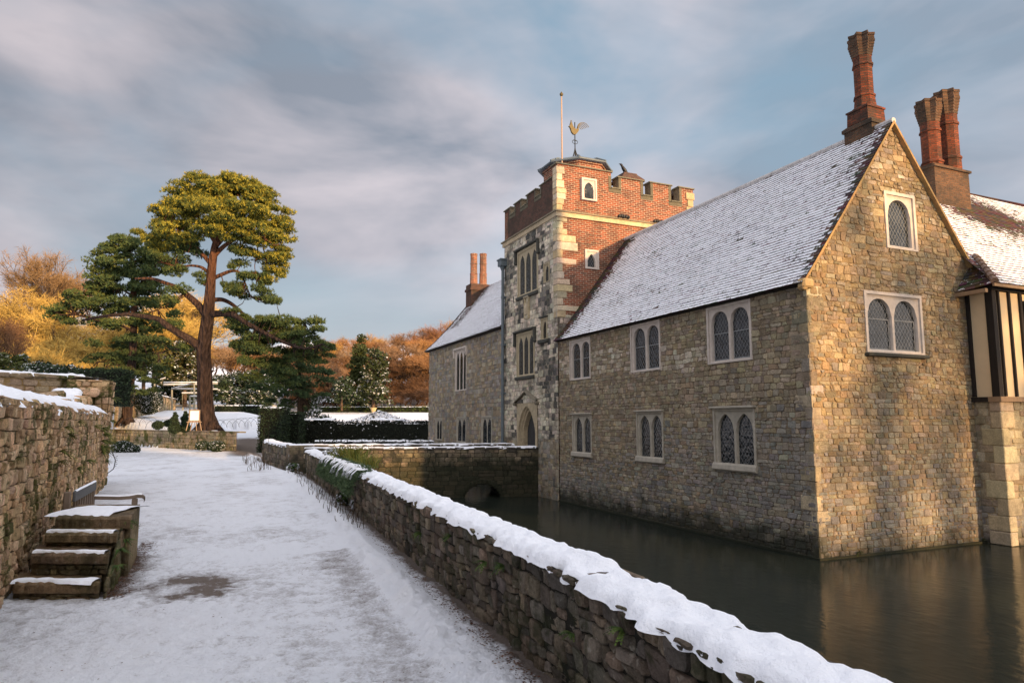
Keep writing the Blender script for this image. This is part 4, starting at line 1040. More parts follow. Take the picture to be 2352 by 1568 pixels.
# end face of the pillar and its back
def ef(u, v, d): return (LB[0]-ln[0]*u+ld[0]*d, LB[1]-ln[1]*u+ld[1]*d, v)
stone_wall(mb, ef, 0, .9, -.15, 2.62, .3, .17, cw, jit=.6, depth=.05, mortar=(.2, .16, .09))
def nf(u, v, d): p = lf(14.6, v, 0); return (p[0]-ln[0]*u-ld[0]*d, p[1]-ln[1]*u-ld[1]*d, v)
stone_wall(mb, nf, 0, .9, 1.7, 2.62, .26, .17, cw, jit=.5, depth=.04, mortar=(.3, .22, .12))
# top of the low part and pillar
for u0, u1, z, wd in ((0, 14.6, 1.80, 1.1), (14.6, LL, 2.62, .9)):
    a, b_, = lf(u0, z-.02, 0), lf(u1, z-.02, 0); z2 = z+(.22 if z < 2 else 0); mb.quad(a, b_, (b_[0]-ln[0]*wd, b_[1]-ln[1]*wd, z2), (a[0]-ln[0]*wd, a[1]-ln[1]*wd, z2), (.3, .22, .13))
rnd = random.Random(12); u = 0.
while u < 14.6:
    l = rnd.uniform(.18, .4); p = lf(u+l/2, 1.735+rnd.uniform(-.02, .03), -.12); mb.obox(p, (l-.02, .30, .13), atan2(ld[1], ld[0]), pick(rnd, P_WARM), bev=.04, wob=.015); u += l
# broken middle courses stepping up to the pillar
for u, z, l, wd, off in ((10.2, 1.90, .5, .4, -.55), (10.8, 1.94, .45, .4, -.6), (11.5, 1.93, .6, .5, -.7), (12.3, 1.97, .7, .5, -.6), (13.1, 2.02, .8, .5, -.6), (13.9, 2.08, .8, .6, -.6), (14.4, 2.30, .5, .5, -.45), (12.0, 2.12, .4, .35, -.8), (11.3, 2.08, .35, .3, -.85)):
    mb.obox(lf(u, z, off), (l, wd, .22), atan2(ld[1], ld[0])+.1, pick(rnd, P_WARM), bev=.05, wob=.02)
mb.build('wall', M_LEFT, lwt)
# raised rear wall
C0 = AT(-60, 862, 15.0); C1 = AT(186, 868, 17.0); C2 = AT(232, 885, 19.6)
mb = MB()
for a, c, hz in ((C0, C1, 2.64), (C1, C2, 2.60)):
    L = hypot(*(c-a)[:2]); dx, dy = (c-a)[0]/L, (c-a)[1]/L
    stone_wall(mb, lambda u, v, d: (a[0]+dx*u+dy*d, a[1]+dy*u-dx*d, v), 0, L, 1.2, hz, .30, .20, lambda u, v, r: pick(r, [(.44, .33, .22), (.38, .29, .2), (.48, .38, .26)]), jit=.35, gap=.012, depth=.045, mortar=(.36, .25, .12))
    u = 0
    while u < L:
        l = rnd.uniform(.4, .8); mb.obox((a[0]+dx*(u+l/2)-dy*.12, a[1]+dy*(u+l/2)+dx*.12, hz+.035), (l, .42, .09), atan2(dy, dx), pick(rnd, [(.36, .28, .19)]), bev=.03, wob=.02); u += l
mb.build('upper_wall', M_LEFT, lwt)
ribbon('snow', [(C0[0]-.0, C0[1]+.12, 2.71), (C1[0], C1[1]+.12, 2.71)], .17, .05, lwt, step=.06, lump=.05, ragged=.15)
ribbon('snow', [(C1[0], C1[1]+.1, 2.68), (C2[0], C2[1], 2.62)], .26, .05, lwt, step=.06, lump=.05, ragged=.2)
ribbon('snow', [(*lf(u, 0, -.42)[:2], 2.64) for u in np.arange(14.7, LL+.01, .3)], .42, .05, lwt, step=.06, lump=.03, ragged=.08)
ribbon('snow', [(*lf(u, 0, -.29)[:2], 1.905+.025*sin(u*2)) for u in np.arange(0, 14.3, .3)], .33, .035, lwt, n=17, step=.04, lump=.05, ragged=.12, droop=.10, tilt=.28)
ribbon('snow', [(*lf(u, 0, -.75)[:2], 1.98+.035*(u-10)+(.2 if u > 14 else 0)) for u in np.arange(10.2, 14.6, .3)], .30, .06, lwt, n=13, step=.05, lump=.07, ragged=.25, droop=.1)
# ferns on the left wall
FCOL = [(.14, .15, .03), (.08, .10, .02), (.20, .18, .05), (.06, .09, .02)]
rnd = random.Random(21)
for k in range(34):
    if k < 18: u, v = rnd.uniform(12.4, 14.2), rnd.uniform(.9, 1.7)
    elif k < 26: u, v = rnd.uniform(14.6, 15.8), rnd.uniform(.6, 2.2)
    else: u, v = rnd.uniform(4.5, 11.5), rnd.uniform(.8, 1.75)
    p = lf(u, v, .05); mb = MB()
    for j in range(3): fern_mesh(mb, p, (ln[0], ln[1], 0), rnd.uniform(.14, .26), 6, FCOL, rnd)
    tag(mb.build('fern', M_LEAF), 'yellow-green fern frond hanging on the mossy left garden wall', 'fern', 'ferns on the garden wall')
# thorny bare stem at the wall end
mb = MB(); p = lf(LL-.3, .9, .1)
p = np.array(p)-np.array((.12, 0, 0)); mb.tube([(p[0], p[1], .95), (p[0]+.16, p[1]-.1, .82), (p[0]+.24, p[1]-.1, .62), (p[0]+.20, p[1], .4), (p[0]+.02, p[1], .25)], .011, 5)
for k in range(6): mb.tube([(p[0]+.22, p[1]-.08, .45+k*.05), (p[0]+.27+.02*(k % 2), p[1]-.1, .48+k*.05)], .005, 4)
tag(mb.build('bramble', M_TIMB), 'dark curling bramble stem sprouting at the end of the left garden wall', 'plant')

# steps
st = thing('stone_steps', (-1.2, 8, 0), 'four mossy stone mounting steps against the warm wall, each edged with snow', 'steps')
specs = [(6.18, 30, 228, .155, 1372), (6.47, 72, 249, .36, 1330), (6.80, 104, 269, .50, 1262), (7.15, 128, 300, .61, 1210)]
rnd = random.Random(31)
prev = 0
Sdir = np.array((cos(-.10), sin(-.10)))
for i, (w, xl, xr, z, _) in enumerate(specs):
    yl = 968+(EYE-z)/w*1568*1.0; a = AT(xl, yl, w); c = AT(xr, yl+2, w-.02); a[2] = c[2] = z
    back = 8.25 if i == 3 else specs[i+1][0]+.15
    a2 = AT(xl+(back-w)*38, 968+(EYE-z)/back*1568, back); c2_ = AT(xr+(0 if i < 3 else 0)+(back-w)*20, 968+(EYE-z)/back*1568, back)
    # tread slab
    N = 12; V = []; F = []
    th_ = .10 if i < 3 else .125
    def lerp(p, q_, t): return p+(q_-p)*t
    def slab(z1, z0, inset, cr, jitter, nseg=14):
        m = MB(); V = []
        for t in np.linspace(0, 1, nseg+1):
            f_ = lerp(a, c, t); b__ = lerp(a2, c2_, t); dirn = (b__-f_)[:2]; dirn /= np.linalg.norm(dirn)
            jj = rnd.uniform(-jitter, jitter); r = .022
            fx = f_[:2]+dirn*(inset+jj)
            V += [(fx[0]+dirn[0]*r, fx[1]+dirn[1]*r, z1+rnd.uniform(-.010, .006)), (fx[0], fx[1], z1-r), (fx[0]+dirn[0]*rnd.uniform(-.01, .01), fx[1], (z0+z1)/2), (fx[0], fx[1], z0+r*.6), (fx[0]+dirn[0]*r, fx[1]+dirn[1]*r, z0), (b__[0], b__[1], z0), (b__[0], b__[1], z1)]
        F = []
        for k in range(nseg):
            for j in range(7): F.append((k*7+j, k*7+(j+1) % 7, (k+1)*7+(j+1) % 7, (k+1)*7+j))
        F += [tuple(range(7)), tuple(range(nseg*7, nseg*7+7))[::-1]]
        m.add(V, F, cr); return m
    base = -.05
    m = slab(z, z-th_, 0, pick(rnd, [(.34, .25, .15), (.28, .21, .13)]), .012, 22)
    m2 = slab(z-th_-.004, base, .085, (.2, .15, .09), .01, 22)
    m.add(m2.V, m2.F, (.34, .26, .15))
    fa, fc = np.array(a), np.array(c); Lf = hypot(*(fc-fa)[:2]); fx_, fy_ = (fc-fa)[0]/Lf, (fc-fa)[1]/Lf
    stone_wall(m, lambda u, v, d: (fa[0]+fx_*u+fy_*(d-.055), fa[1]+fy_*u-fx_*(d-.055), v), .02, Lf-.02, -.05 if i == 0 else specs[i-1][3]-.02, z-th_-.005, .16, .07, lambda u, v, r: pick(r, [(.38, .29, .17), (.30, .23, .13), (.26, .21, .13)], .25), jit=.6, gap=.006, depth=.022, mortar=(.07, .06, .035), back=False)
    stp = m.build('step', M_STEP, st)
    if i < 3: p0, p1, hf = lerp(a, a2, .18), lerp(c, c2_, .18), .045 if i else .085
    else: p0, p1, hf = lerp(a, a2, .5), lerp(c, c2_, .5), .43
    off = (p1-p0)*(.03 if i < 3 else .07)
    ribbon('snow', [(*(p0+off)[:2], z+.002), (*(p1-off)[:2], z+.002)], hf, .018 if i < 3 else .02, stp, n=9, step=.025, lump=.012, ragged=.42 if i < 3 else .07, droop=.025)
# rubble side of the steps facing the path
mb = MB(); sA = AT(232, 968+EYE/6.2*1568, 6.2); sB = AT(302, 968+EYE/8.25*1568, 8.25); L = hypot(*(sB-sA)[:2]); dx, dy = (sB-sA)[0]/L, (sB-sA)[1]/L
stone_wall(mb, lambda u, v, d: (sA[0]+dx*u+dy*(d+.012), sA[1]+dy*u-dx*(d+.012), v), .0, L, -.05, .60, .2, .16, lambda u, v, r: pick(r, [(.30, .23, .14), (.22, .2, .1), (.16, .16, .06)]), jit=.7, depth=.03, lim=[hp((0, .13), (L*.5, .58))], mortar=(.05, .06, .02))
mb.build('side_wall', M_STEP, st)
for k, (x, y, w) in enumerate(((292, 1198, 7.2), (270, 1262, 6.7), (262, 1300, 6.4), (285, 1240, 6.9))):
    mb = MB(); p = AT(x, y, w)
    for j in range(3): fern_mesh(mb, p+np.array((.01, -.02+j*.02, 0)), (.8, -.5, 0), .12, 7, GREEN, rnd)
    tag(mb.build('fern', M_LEAF), 'green fern growing from the side of the stone steps', 'fern', 'ferns on the steps')

# bench
bn = thing('park_bench', (-1.2, 10.4, 0), 'weathered wooden bench with a curved snowy armrest tucked behind the stone steps', 'bench')
bx0, bx1, by0, by1 = -1.50, -.93, 9.35, 11.0
# posts, legs
for x, y, zt, nm in ((-1.50, by0, .80, 'back_post'), (-1.48, by1, .78, 'back_post'), (bx1-.03, by0+.05, .54, 'leg'), (bx1-.03, by1, .54, 'leg')):
    MB().obox((x, y, zt/2), (.07, .07, zt), 0, bev=.008).build(nm, M_WOOD, bn)
m = MB(); m.obox((-1.45, (by0+by1)/2+.05, .735), (.035, by1-by0-.1, .12), 0, bev=.008); rail = m.build('back_rail', simple('grey_rail_wood', (.09, .09, .09), .7, 14, .3, stretch=(1, .2, 1)), bn)
ribbon('snow', [(-1.45, by0+.12, .795), (-1.45, by1-.05, .795)], .02, .012, rail, n=5, step=.05, lump=.004, droop=.005)
for k in range(9): MB().obox((-1.46, by0+.22+k*.17, .55), (.02, .05, .27)).build('back_slat', M_WOOD, bn)
for y in (by1, by0+.05):
    m = MB(); P = [(-1.46, .575), (-1.30, .565), (-1.15, .555), (-1.02, .56), (-.93, .575), (-.87, .57), (-.835, .54), (-.845, .51)]
    for (xa, za), (xb, zb_) in zip(P, P[1:]):
        m.add([(xa, y-.035, za-.025), (xb, y-.035, zb_-.025), (xb, y-.035, zb_+.02), (xa, y-.035, za+.02), (xa, y+.035, za-.025), (xb, y+.035, zb_-.025), (xb, y+.035, zb_+.02), (xa, y+.035, za+.02)], [(0, 1, 2, 3), (7, 6, 5, 4), (3, 2, 6, 7), (4, 5, 1, 0), (1, 5, 6, 2), (0, 3, 7, 4)])
    ao = m.build('armrest', M_WOOD, bn)
    ribbon('snow', [(x, y, z+.02) for x, z in P[:6]], .034, .018, ao, n=7, step=.03, lump=.004, droop=.008)
for k in range(5): MB().obox((-1.40+k*.115, (by0+by1)/2, .345), (.09, by1-by0, .025)).build('seat_slat', M_WOOD, bn)
MB().obox((bx1-.0, (by0+by1)/2, .32), (.03, by1-by0, .07)).build('seat_rail', M_WOOD, bn)
ribbon('snow', [(-1.17, by0+.02, .358), (-1.17, by1-.02, .358)], .27, .02, bn, n=9, step=.06, lump=.006)

# ================================================================ GROUND
TA, TB = np.array((-7.5, 56.8)), np.array((1.15, 39.6)); td = (TB-TA)/np.linalg.norm(TB-TA); tn = np.array((td[1], -td[0]))   # tn to the camera side
if tn[1] > 0: tn = -tn
def sst(a, b, x): t = np.clip((x-a)/(b-a), 0, 1); return t*t*(3-2*t)
def ground_z(x, y):
    w = x*sin(AZ)+y*cos(AZ); lat = x*cos(AZ)-y*sin(AZ); ra = lat/np.maximum(w, 5)
    right = np.interp(w, [0, 35, 38, 44, 47, 50, 56, 60, 85, 92, 105, 130, 170, 210], [0, 0, .06, .42, .64, 1.06, 1.60, 1.75, 2.74, 3.2, 6.0, 11.5, 20, 26])
    left = np.interp(w, [0, 36, 37, 40, 62, 68, 90, 130, 170, 210], [0, 1.0, 1.0, 1.02, 2.62, 2.7, 5.5, 11.5, 17, 21])
    s = sst(-.40, -.33, ra); up = left*(1-s)+right*s
    d = -((x-TA[0])*tn[0]+(y-TA[1])*tn[1])                        # distance behind the terrace wall
    behind = sst(.05, .45, d)
    sideline = sst(-.405, -.43, ra)
    leftz = np.where(w > 52, left, left*behind)*1.0
    leftz = np.where((w <= 52), left*behind, left)
    z = leftz*sideline+(1-sideline)*np.where(w > 50, up, right)
    return z
xs = np.concatenate([np.arange(-110, -30, 5), np.arange(-30, -8, 1.0), np.arange(-8, -3, .25), np.arange(-3, 2.9, .020), np.arange(2.9, 6, .2), np.arange(6, 40, 1.0), np.arange(40, 170, 5)])
ys = np.concatenate([np.arange(-60, 0, 4), np.arange(0, 2, .3), np.arange(2, 6, .018), np.arange(6, 9, .03), np.arange(9, 22, .09), np.arange(22, 36, .25), np.arange(36, 62, .35), np.arange(62, 230, 2.5)])
GX, GY = np.meshgrid(xs, ys); GZ = ground_z(GX, GY)
mwx_arr = np.interp(ys, [p[1] for p in MW]+[24.4, 27, 30, 33], [p[0] for p in MW]+[2.32, 2.1, 1.95, 2.1])
moat = (GX > (mwx_arr[:, None]+.17)) & (GY < 33.5) & (GX < 60) & (GY > -14)
MASK = np.zeros_like(GZ)
near = (GX > -3.2) & (GX < 3) & (GY > 1) & (GY < 37)
for i in range(GX.shape[0]):
    y = ys[i]
    if y < 1.5 or y > 37: continue
    wx_ = mwx_arr[i]
    for j in range(GX.shape[1]):
        x = xs[j]
        if not (-7 < x < wx_+.2): continue
        n1 = noise.noise(Vector((x*1.1, y*.7, 0))); n2 = noise.noise(Vector((x*4.5, y*4.5, 3))); n3 = noise.noise(Vector((x*13, y*13, 6))) if y < 14 else 0; n4 = noise.noise(Vector((x*30, y*30, 8))) if y < 7 else 0
        dw = wx_-x; rim = exp(-((dw-.42-.10*n2)/.16)**2)
        lx = -1.5-.0763*(y-4.9); dl = x-(lx if y > 9.5 else -1.0)
        rim2 = exp(-((dl-.2)/.25)**2)*(y < 22)
        amp = .018+.028*exp(-(max(0, y-3))/3)+.03*rim
        GZ[i, j] += .01*n1+amp*(n2*.7+n3*.55+n4*.32)+.08*rim*(1+.8*n2)-.02*exp(-(dw/.15)**2)
        m = .36+.26*n1+.12*n2-.22*n3-.15*n4
        m += .5*exp(-((dw-.75-.1*n2)/.28)**2)*(y < 9)*.7+.9*exp(-(dw/(.085+.07*n2+.05*n3))**2)
        m -= .9*rim
        if y < 6: m -= .18*exp(-((dl-.5)/.6)**2)
        m += .75*exp(-((dl-.15)/.22)**2)*(7.5 < y < 12)
        # melted patch
        q0, q1 = x-(-.20), y-7.55
        e = sqrt((q0/.44)**2+(q1/.55)**2)+.35*n2+.25*n3; m += (.42+.25*(q0 > -.15))*exp(-((e-.62)/.40)**2)
        w = x*sin(AZ)+y*cos(AZ); lat = x*cos(AZ)-y*sin(AZ)
        MASK[i, j] = m
# brown gravel ramp beyond
W_ = GX*sin(AZ)+GY*cos(AZ); LAT = GX*cos(AZ)-GY*sin(AZ); RA = LAT/np.maximum(W_, 5)
ramp_ = np.clip(1-np.abs((RA+.383)/.04), 0, 1)**.5*sst(30, 34, W_)*(1-sst(44, 47, W_))
MASK = np.maximum(MASK, ramp_*1.3)
MASK = np.where((W_ > 28) & (W_ < 36) & (RA > -.6) & (RA < -.33), np.maximum(MASK, .52*sst(28, 33, W_)), MASK)
MASK = np.where((RA > -.36) & (RA < -.2) & (W_ > 34) & (W_ < 46), .9, MASK)
GZ = np.where(moat, -1.6, GZ)
ny_, nx_ = GX.shape
V = np.stack([GX, GY, GZ], -1).reshape(-1, 3); idx = np.arange(ny_*nx_).reshape(ny_, nx_)
F = np.stack([idx[:-1, :-1], idx[:-1, 1:], idx[1:, 1:], idx[1:, :-1]], -1).reshape(-1, 4)
def ground_mat():
    t = NT('snowy_ground'); a = t.n('ShaderNodeAttribute'); a.attribute_name = 'Col'; m = a.outputs['Fac']
    n = t.noise(3.5, 8, .72, scale3=(1, .8, 1)); n2 = t.noise(38, 5, .75)
    f = t.math('ADD', m, t.math('ADD', t.math('MULTIPLY', t.math('SUBTRACT', n, .5), 1.1), t.math('MULTIPLY', t.math('SUBTRACT', n2, .5), 1.1)))
    gravel = t.mix(t.noise(60, 4, .7), (.10, .075, .058), (.24, .20, .175))
    c = t.mix(t.ramp(f, .34, .82), (.84, .86, .91), t.mix(.5, (.60, .60, .63), gravel))
    c = t.mix(t.ramp(f, .82, 1.0), c, gravel)
    b = t.bump(t.noise(9, 7, .7), .05, 1); b = t.bump(n2, .02, 1, b)
    return t.fin(c, .8, b, spec=.25)
G = mk('ground', V, F, ground_mat(), flat_arr=True, col=np.repeat(MASK.reshape(-1, 1), 3, 1), smooth=True); tag(G, kind='structure')
# water
def water_mat():
    t = NT('moat_water'); n = t.noise(9, 3, .55, scale3=(1.0, .55, 1)); n2 = t.noise(1.2, 3, .5)
    b = t.bump(n, .006, .7); b = t.bump(n2, .02, .5, b)
    t.b.inputs['IOR'].default_value = 1.19
    return t.fin(t.mix(n2, (.014, .019, .016), (.022, .025, .019)), .13, b, spec=.5)
o = mk('water', [(1.7, -14, WATER), (60, -14, WATER), (60, 33.6, WATER), (1.7, 33.6, WATER)], [(0, 1, 2, 3)], water_mat()); tag(o, kind='structure')
# leaf litter at the wall feet
mb = MB(); rnd = random.Random(44); LV = []; LF = []; LC = []
def litter(x, y, z, s):
    a = rnd.uniform(0, 6.28); n = len(LV); t1 = rnd.uniform(-.6, .6)
    for k in range(4):
        aa = a+k*pi/2; r = s*(1 if k % 2 else .55); LV.append((x+cos(aa)*r, y+sin(aa)*r, z+.006+r*t1*(k == 0)))
    LF.append((n, n+1, n+2, n+3)); LC.extend([pick(rnd, [(.10, .045, .025), (.06, .03, .02), (.16, .08, .04)])]*4)
def gz_near(x, y):
    i = min(len(ys)-1, max(0, int(np.searchsorted(ys, y)))); j = min(len(xs)-1, max(0, int(np.searchsorted(xs, x)))); return GZ[i, j]
for k in range(3200):
    y = 2.2+rnd.random()**1.5*11; dwl = abs(rnd.gauss(0, .09))+.02; x = mwx(y)-dwl-.05
    if noise.noise(Vector((y*2, 0, 0))) < -.3 and dwl > .06: continue
    litter(x, y, gz_near(x, y), rnd.uniform(.006, .014))
for k in range(900):
    y = rnd.uniform(2.5, 8.5); x = mwx(y)-rnd.uniform(.3, 1.3)
    if noise.noise(Vector((x*2.6, y*2.6, 5))) > .28: litter(x, y, gz_near(x, y), rnd.uniform(.005, .012))
for k in range(2200):
    t_ = rnd.random(); x = sA[0]+(sB[0]-sA[0])*t_*1.4+abs(rnd.gauss(0, .10))+.02; y = sA[1]+(sB[1]-sA[1])*t_*1.4+rnd.uniform(-.1, .1)
    litter(x, y, gz_near(x, y), rnd.uniform(.006, .015))
for k in range(500):
    x = rnd.uniform(-2.0, .3); y = rnd.uniform(4.5, 8); 
    if noise.noise(Vector((x*2.3, y*2.3, 9))) > .25: litter(x, y, gz_near(x, y), rnd.uniform(.005, .012))
o = mk('leaf_litter', LV, LF, leaf_mat('dead_leaves'), col=np.array(LC)); tag(o, 'brown leaf litter lying along the wall foot and steps', 'leaves', kind='stuff')

# ================================================================ FOLIAGE TOOLS
def tufts(C, per, L, W, cols, up=.5, snow=0.0, rng=RNG, droop=0.):
    """C: n x 3 centres; returns triangles of little needle sprays"""
    n = len(C); C = np.repeat(C, per, 0)
    d = rng.normal(size=(n*per, 3)); d[:, 2] = np.abs(d[:, 2])*up*1.6+up*.3-droop; d /= np.linalg.norm(d, axis=1)[:, None]
    s = np.cross(d, rng.normal(size=(n*per, 3))); s /= np.linalg.norm(s, axis=1)[:, None]+1e-9
    l = (L*rng.uniform(.6, 1.3, n*per))[:, None]; w = (W*rng.uniform(.6, 1.3, n*per))[:, None]
    base = C-d*l*.35
    V = np.stack([base-s*w, base+s*w, C+d*l*.65+s*w*.3], 1).reshape(-1, 3)
    pal = np.array(cols)[np.repeat(rng.integers(0, len(cols), n), per)]*rng.uniform(.7, 1.3, (n*per, 1))
    if snow: 
        m = np.repeat(rng.random(n) < snow, per); pal[m] = (.85, .87, .92)
    return V, np.repeat(pal, 3, 0)
def cards(C, S, cols, flat=.5, rng=RNG, snow=0.0):
    n = len(C); nn = rng.normal(size=(n, 3)); nn[:, 2] = np.abs(nn[:, 2])+flat; nn /= np.linalg.norm(nn, axis=1)[:, None]
    a = np.cross(nn, rng.normal(size=(n, 3))); a /= np.linalg.norm(a, axis=1)[:, None]; b = np.cross(nn, a)
    s = (S*rng.uniform(.6, 1.4, n))[:, None]
    V = np.stack([C-a*s, C+b*s*.55, C+a*s, C-b*s*.55], 1).reshape(-1, 3)
    pal = np.array(cols)[rng.integers(0, len(cols), n)]*rng.uniform(.65, 1.35, (n, 1))
    if snow: pal[rng.random(n) < snow] = (.85, .87, .92)
    return V, np.repeat(pal, 4, 0)
def tri_obj(name, V, C, mat, parent=None, k=3):
    F = np.arange(len(V), dtype=np.int32).reshape(-1, k); return mk(name, V, F, mat, parent, col=C, flat_arr=True)
def sub_pads(pads, w, rng, size=.62, dens=1.0, dep=1.0):
    """pads: (x, y, rx, ry[, dw]) in reference pixels at distance w -> centres of small foliage pads in 3D"""
    out = []; k = 1568./w
    for p in pads:
        x, y, rx, ry = p[:4]; dw = p[4] if len(p) > 4 else 0
        c = AT(x, y, w+dw); Rx, Ry = rx/k, ry/k; Rd = Rx*dep
        n = max(3, int(dens*(Rx*Ry*Rd)**.66*9/size**2*.6))
        for _ in range(n):
            while 1:
                u = rng.uniform(-1, 1, 3)
                if u@u < 1: break
            u = u/np.linalg.norm(u)*(np.linalg.norm(u)**.5)
            out.append(c+RT*u[0]*Rx+np.array((0, 0, 1))*u[2]*Ry+np.array((FW[0], FW[1], 0))*u[1]*Rd)
    return np.array(out)
def fill_pads(P, rng, size=.55, per=60, flat=.45):
    n = len(P); u = rng.normal(size=(n*per, 3)); u /= np.linalg.norm(u, axis=1)[:, None]; u *= rng.uniform(.45, 1, (n*per, 1)); u[:, 2] = u[:, 2]*flat+ .12*(1-u[:, 0]**2-u[:, 1]**2)
    s = np.repeat(size*rng.uniform(.6, 1.35, n), per)[:, None]; return np.repeat(P, per, 0)+u*s
def limb_path(pts, w, dws=None):
    return [AT(x, y, w+(dws[i] if dws else 0)) for i, (x, y) in enumerate(pts)]
def smooth_path(P, k=4):
    P = [np.array(p) for p in P]; out = []
    for i in range(len(P)-1):
        p0, p1, p2, p3 = P[max(0, i-1)], P[i], P[i+1], P[min(len(P)-1, i+2)]
        for j in range(k):
            t = j/k; out.append(.5*((2*p1)+(-p0+p2)*t+(2*p0-5*p1+4*p2-p3)*t*t+(-p0+3*p1-3*p2+p3)*t**3))
    return out+[P[-1]]
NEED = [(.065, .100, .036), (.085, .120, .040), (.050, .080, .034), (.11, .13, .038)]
NEED_SUN = [(.28, .25, .035), (.20, .19, .03), (.32, .27, .04), (.11, .12, .028), (.09, .115, .03), (.07, .10, .03)]  # sunlit gold put into the needle colours of the upper crown

def big_tree(name, label, w, trunk, tr, limbs, padsets, rng, bark, group=None, per=55, size=.6, tuft=(5, .17, .022), twigs=True, mat=None, snow=0, dens=1.):
    root = thing(name, AT(*trunk[0], w), label, 'tree', group)
    tb = MB(); P = smooth_path(limb_path(trunk, w)); R = np.interp(np.linspace(0, 1, len(P)), np.linspace(0, 1, len(tr)), tr)
    for i in range(0, 2): P[i] = P[i]+0
    tb.tube(P, list(R), 14)
    for k in range(7):                                   # root flare
        a = k*2*pi/7+.3; b0 = P[0]; r = R[0]; tb.tube([b0+np.array((cos(a)*r*.3, sin(a)*r*.3, .75*r*2)), b0+np.array((cos(a)*r*.95, sin(a)*r*.95, .25)), b0+np.array((cos(a)*r*1.9, sin(a)*r*1.9, -.15))], [r*.45, r*.33, r*.12], 7)
    tb.build('trunk', bark, root, smooth=True)
    nodes = [p for p in P[len(P)//2:]]; 
    for pts, rr, dws in limbs:
        L = smooth_path(limb_path(pts, w, dws)); m = MB(); m.tube(L, list(np.linspace(rr[0], rr[1], len(L))), 9); m.build('limb', bark, root, smooth=True); nodes += L[2:]
    nodes = np.array(nodes)
    SP = []; tw_ = MB(); Vs = []; Cs = []
    for pads, cols, *dd_ in padsets:
        sp = sub_pads(pads, w, rng, size, dd_[0] if dd_ else dens); SP.append(sp)
        C = fill_pads(sp, rng, size*(1.15 if dd_ else 1), per, .32 if dd_ else .45)
        V, c = tufts(C, tuft[0], tuft[1], tuft[2], cols, up=.55, rng=rng, snow=snow); Vs.append(V); Cs.append(c)
        for p in sp[::2 if len(sp) > 250 else 1]:
            d = np.linalg.norm(nodes-p, axis=1); q = nodes[np.argmin(d)]; mid = (p+q)/2+rng.normal(size=3)*.15+np.array((0, 0, -.1))
            dd = d.min()
            if dd < (1.3 if dd_ else 2.6): tw_.tube([q, mid, p-np.array((0, 0, .08))], [.025+.012*dd, .02+.006*dd, .012], 4, cap=False)
    if twigs and tw_.V: tw_.build('branches', bark, root)
    tri_obj('crown', np.concatenate(Vs), np.concatenate(Cs), mat or M_LEAF, root)
    return root
rng = np.random.default_rng(3)
# ---- the large Scots pine
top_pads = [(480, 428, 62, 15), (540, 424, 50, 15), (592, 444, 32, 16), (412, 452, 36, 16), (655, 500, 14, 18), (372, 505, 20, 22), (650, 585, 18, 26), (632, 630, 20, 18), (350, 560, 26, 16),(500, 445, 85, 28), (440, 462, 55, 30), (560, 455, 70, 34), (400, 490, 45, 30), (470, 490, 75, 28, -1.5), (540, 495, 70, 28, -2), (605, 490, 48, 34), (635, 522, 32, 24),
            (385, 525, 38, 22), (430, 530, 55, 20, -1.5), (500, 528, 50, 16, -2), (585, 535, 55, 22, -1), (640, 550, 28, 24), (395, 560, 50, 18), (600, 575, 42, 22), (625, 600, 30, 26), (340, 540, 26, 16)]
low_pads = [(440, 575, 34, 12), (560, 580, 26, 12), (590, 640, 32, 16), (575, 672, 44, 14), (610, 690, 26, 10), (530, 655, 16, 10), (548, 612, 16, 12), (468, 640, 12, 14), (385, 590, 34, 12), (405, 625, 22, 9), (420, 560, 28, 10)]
right_pads = [(600, 830, 44, 12), (575, 800, 30, 12), (640, 850, 46, 13), (735, 815, 30, 9), (755, 800, 18, 6), (690, 820, 40, 12), (555, 780, 26, 10),(640, 770, 50, 14), (700, 772, 34, 12), (590, 780, 40, 14), (655, 755, 40, 12), (560, 745, 30, 10), (720, 760, 22, 8),(560, 722, 36, 12), (590, 735, 44, 14), (640, 738, 50, 14), (690, 742, 26, 8), (718, 738, 12, 5), (600, 765, 50, 16), (660, 770, 50, 16), (735, 785, 26, 9), (700, 795, 40, 14), (610, 800, 44, 15), (560, 755, 34, 12), (655, 812, 50, 16), (745, 800, 22, 7), (720, 830, 24, 9), (680, 850, 40, 12), (545, 790, 24, 8), (620, 835, 36, 12), (590, 870, 24, 10), (640, 880, 34, 12), (535, 735, 22, 8)]
left_pads = [(410, 665, 14, 6), (402, 690, 18, 7), (395, 745, 16, 6), (425, 800, 24, 5)]
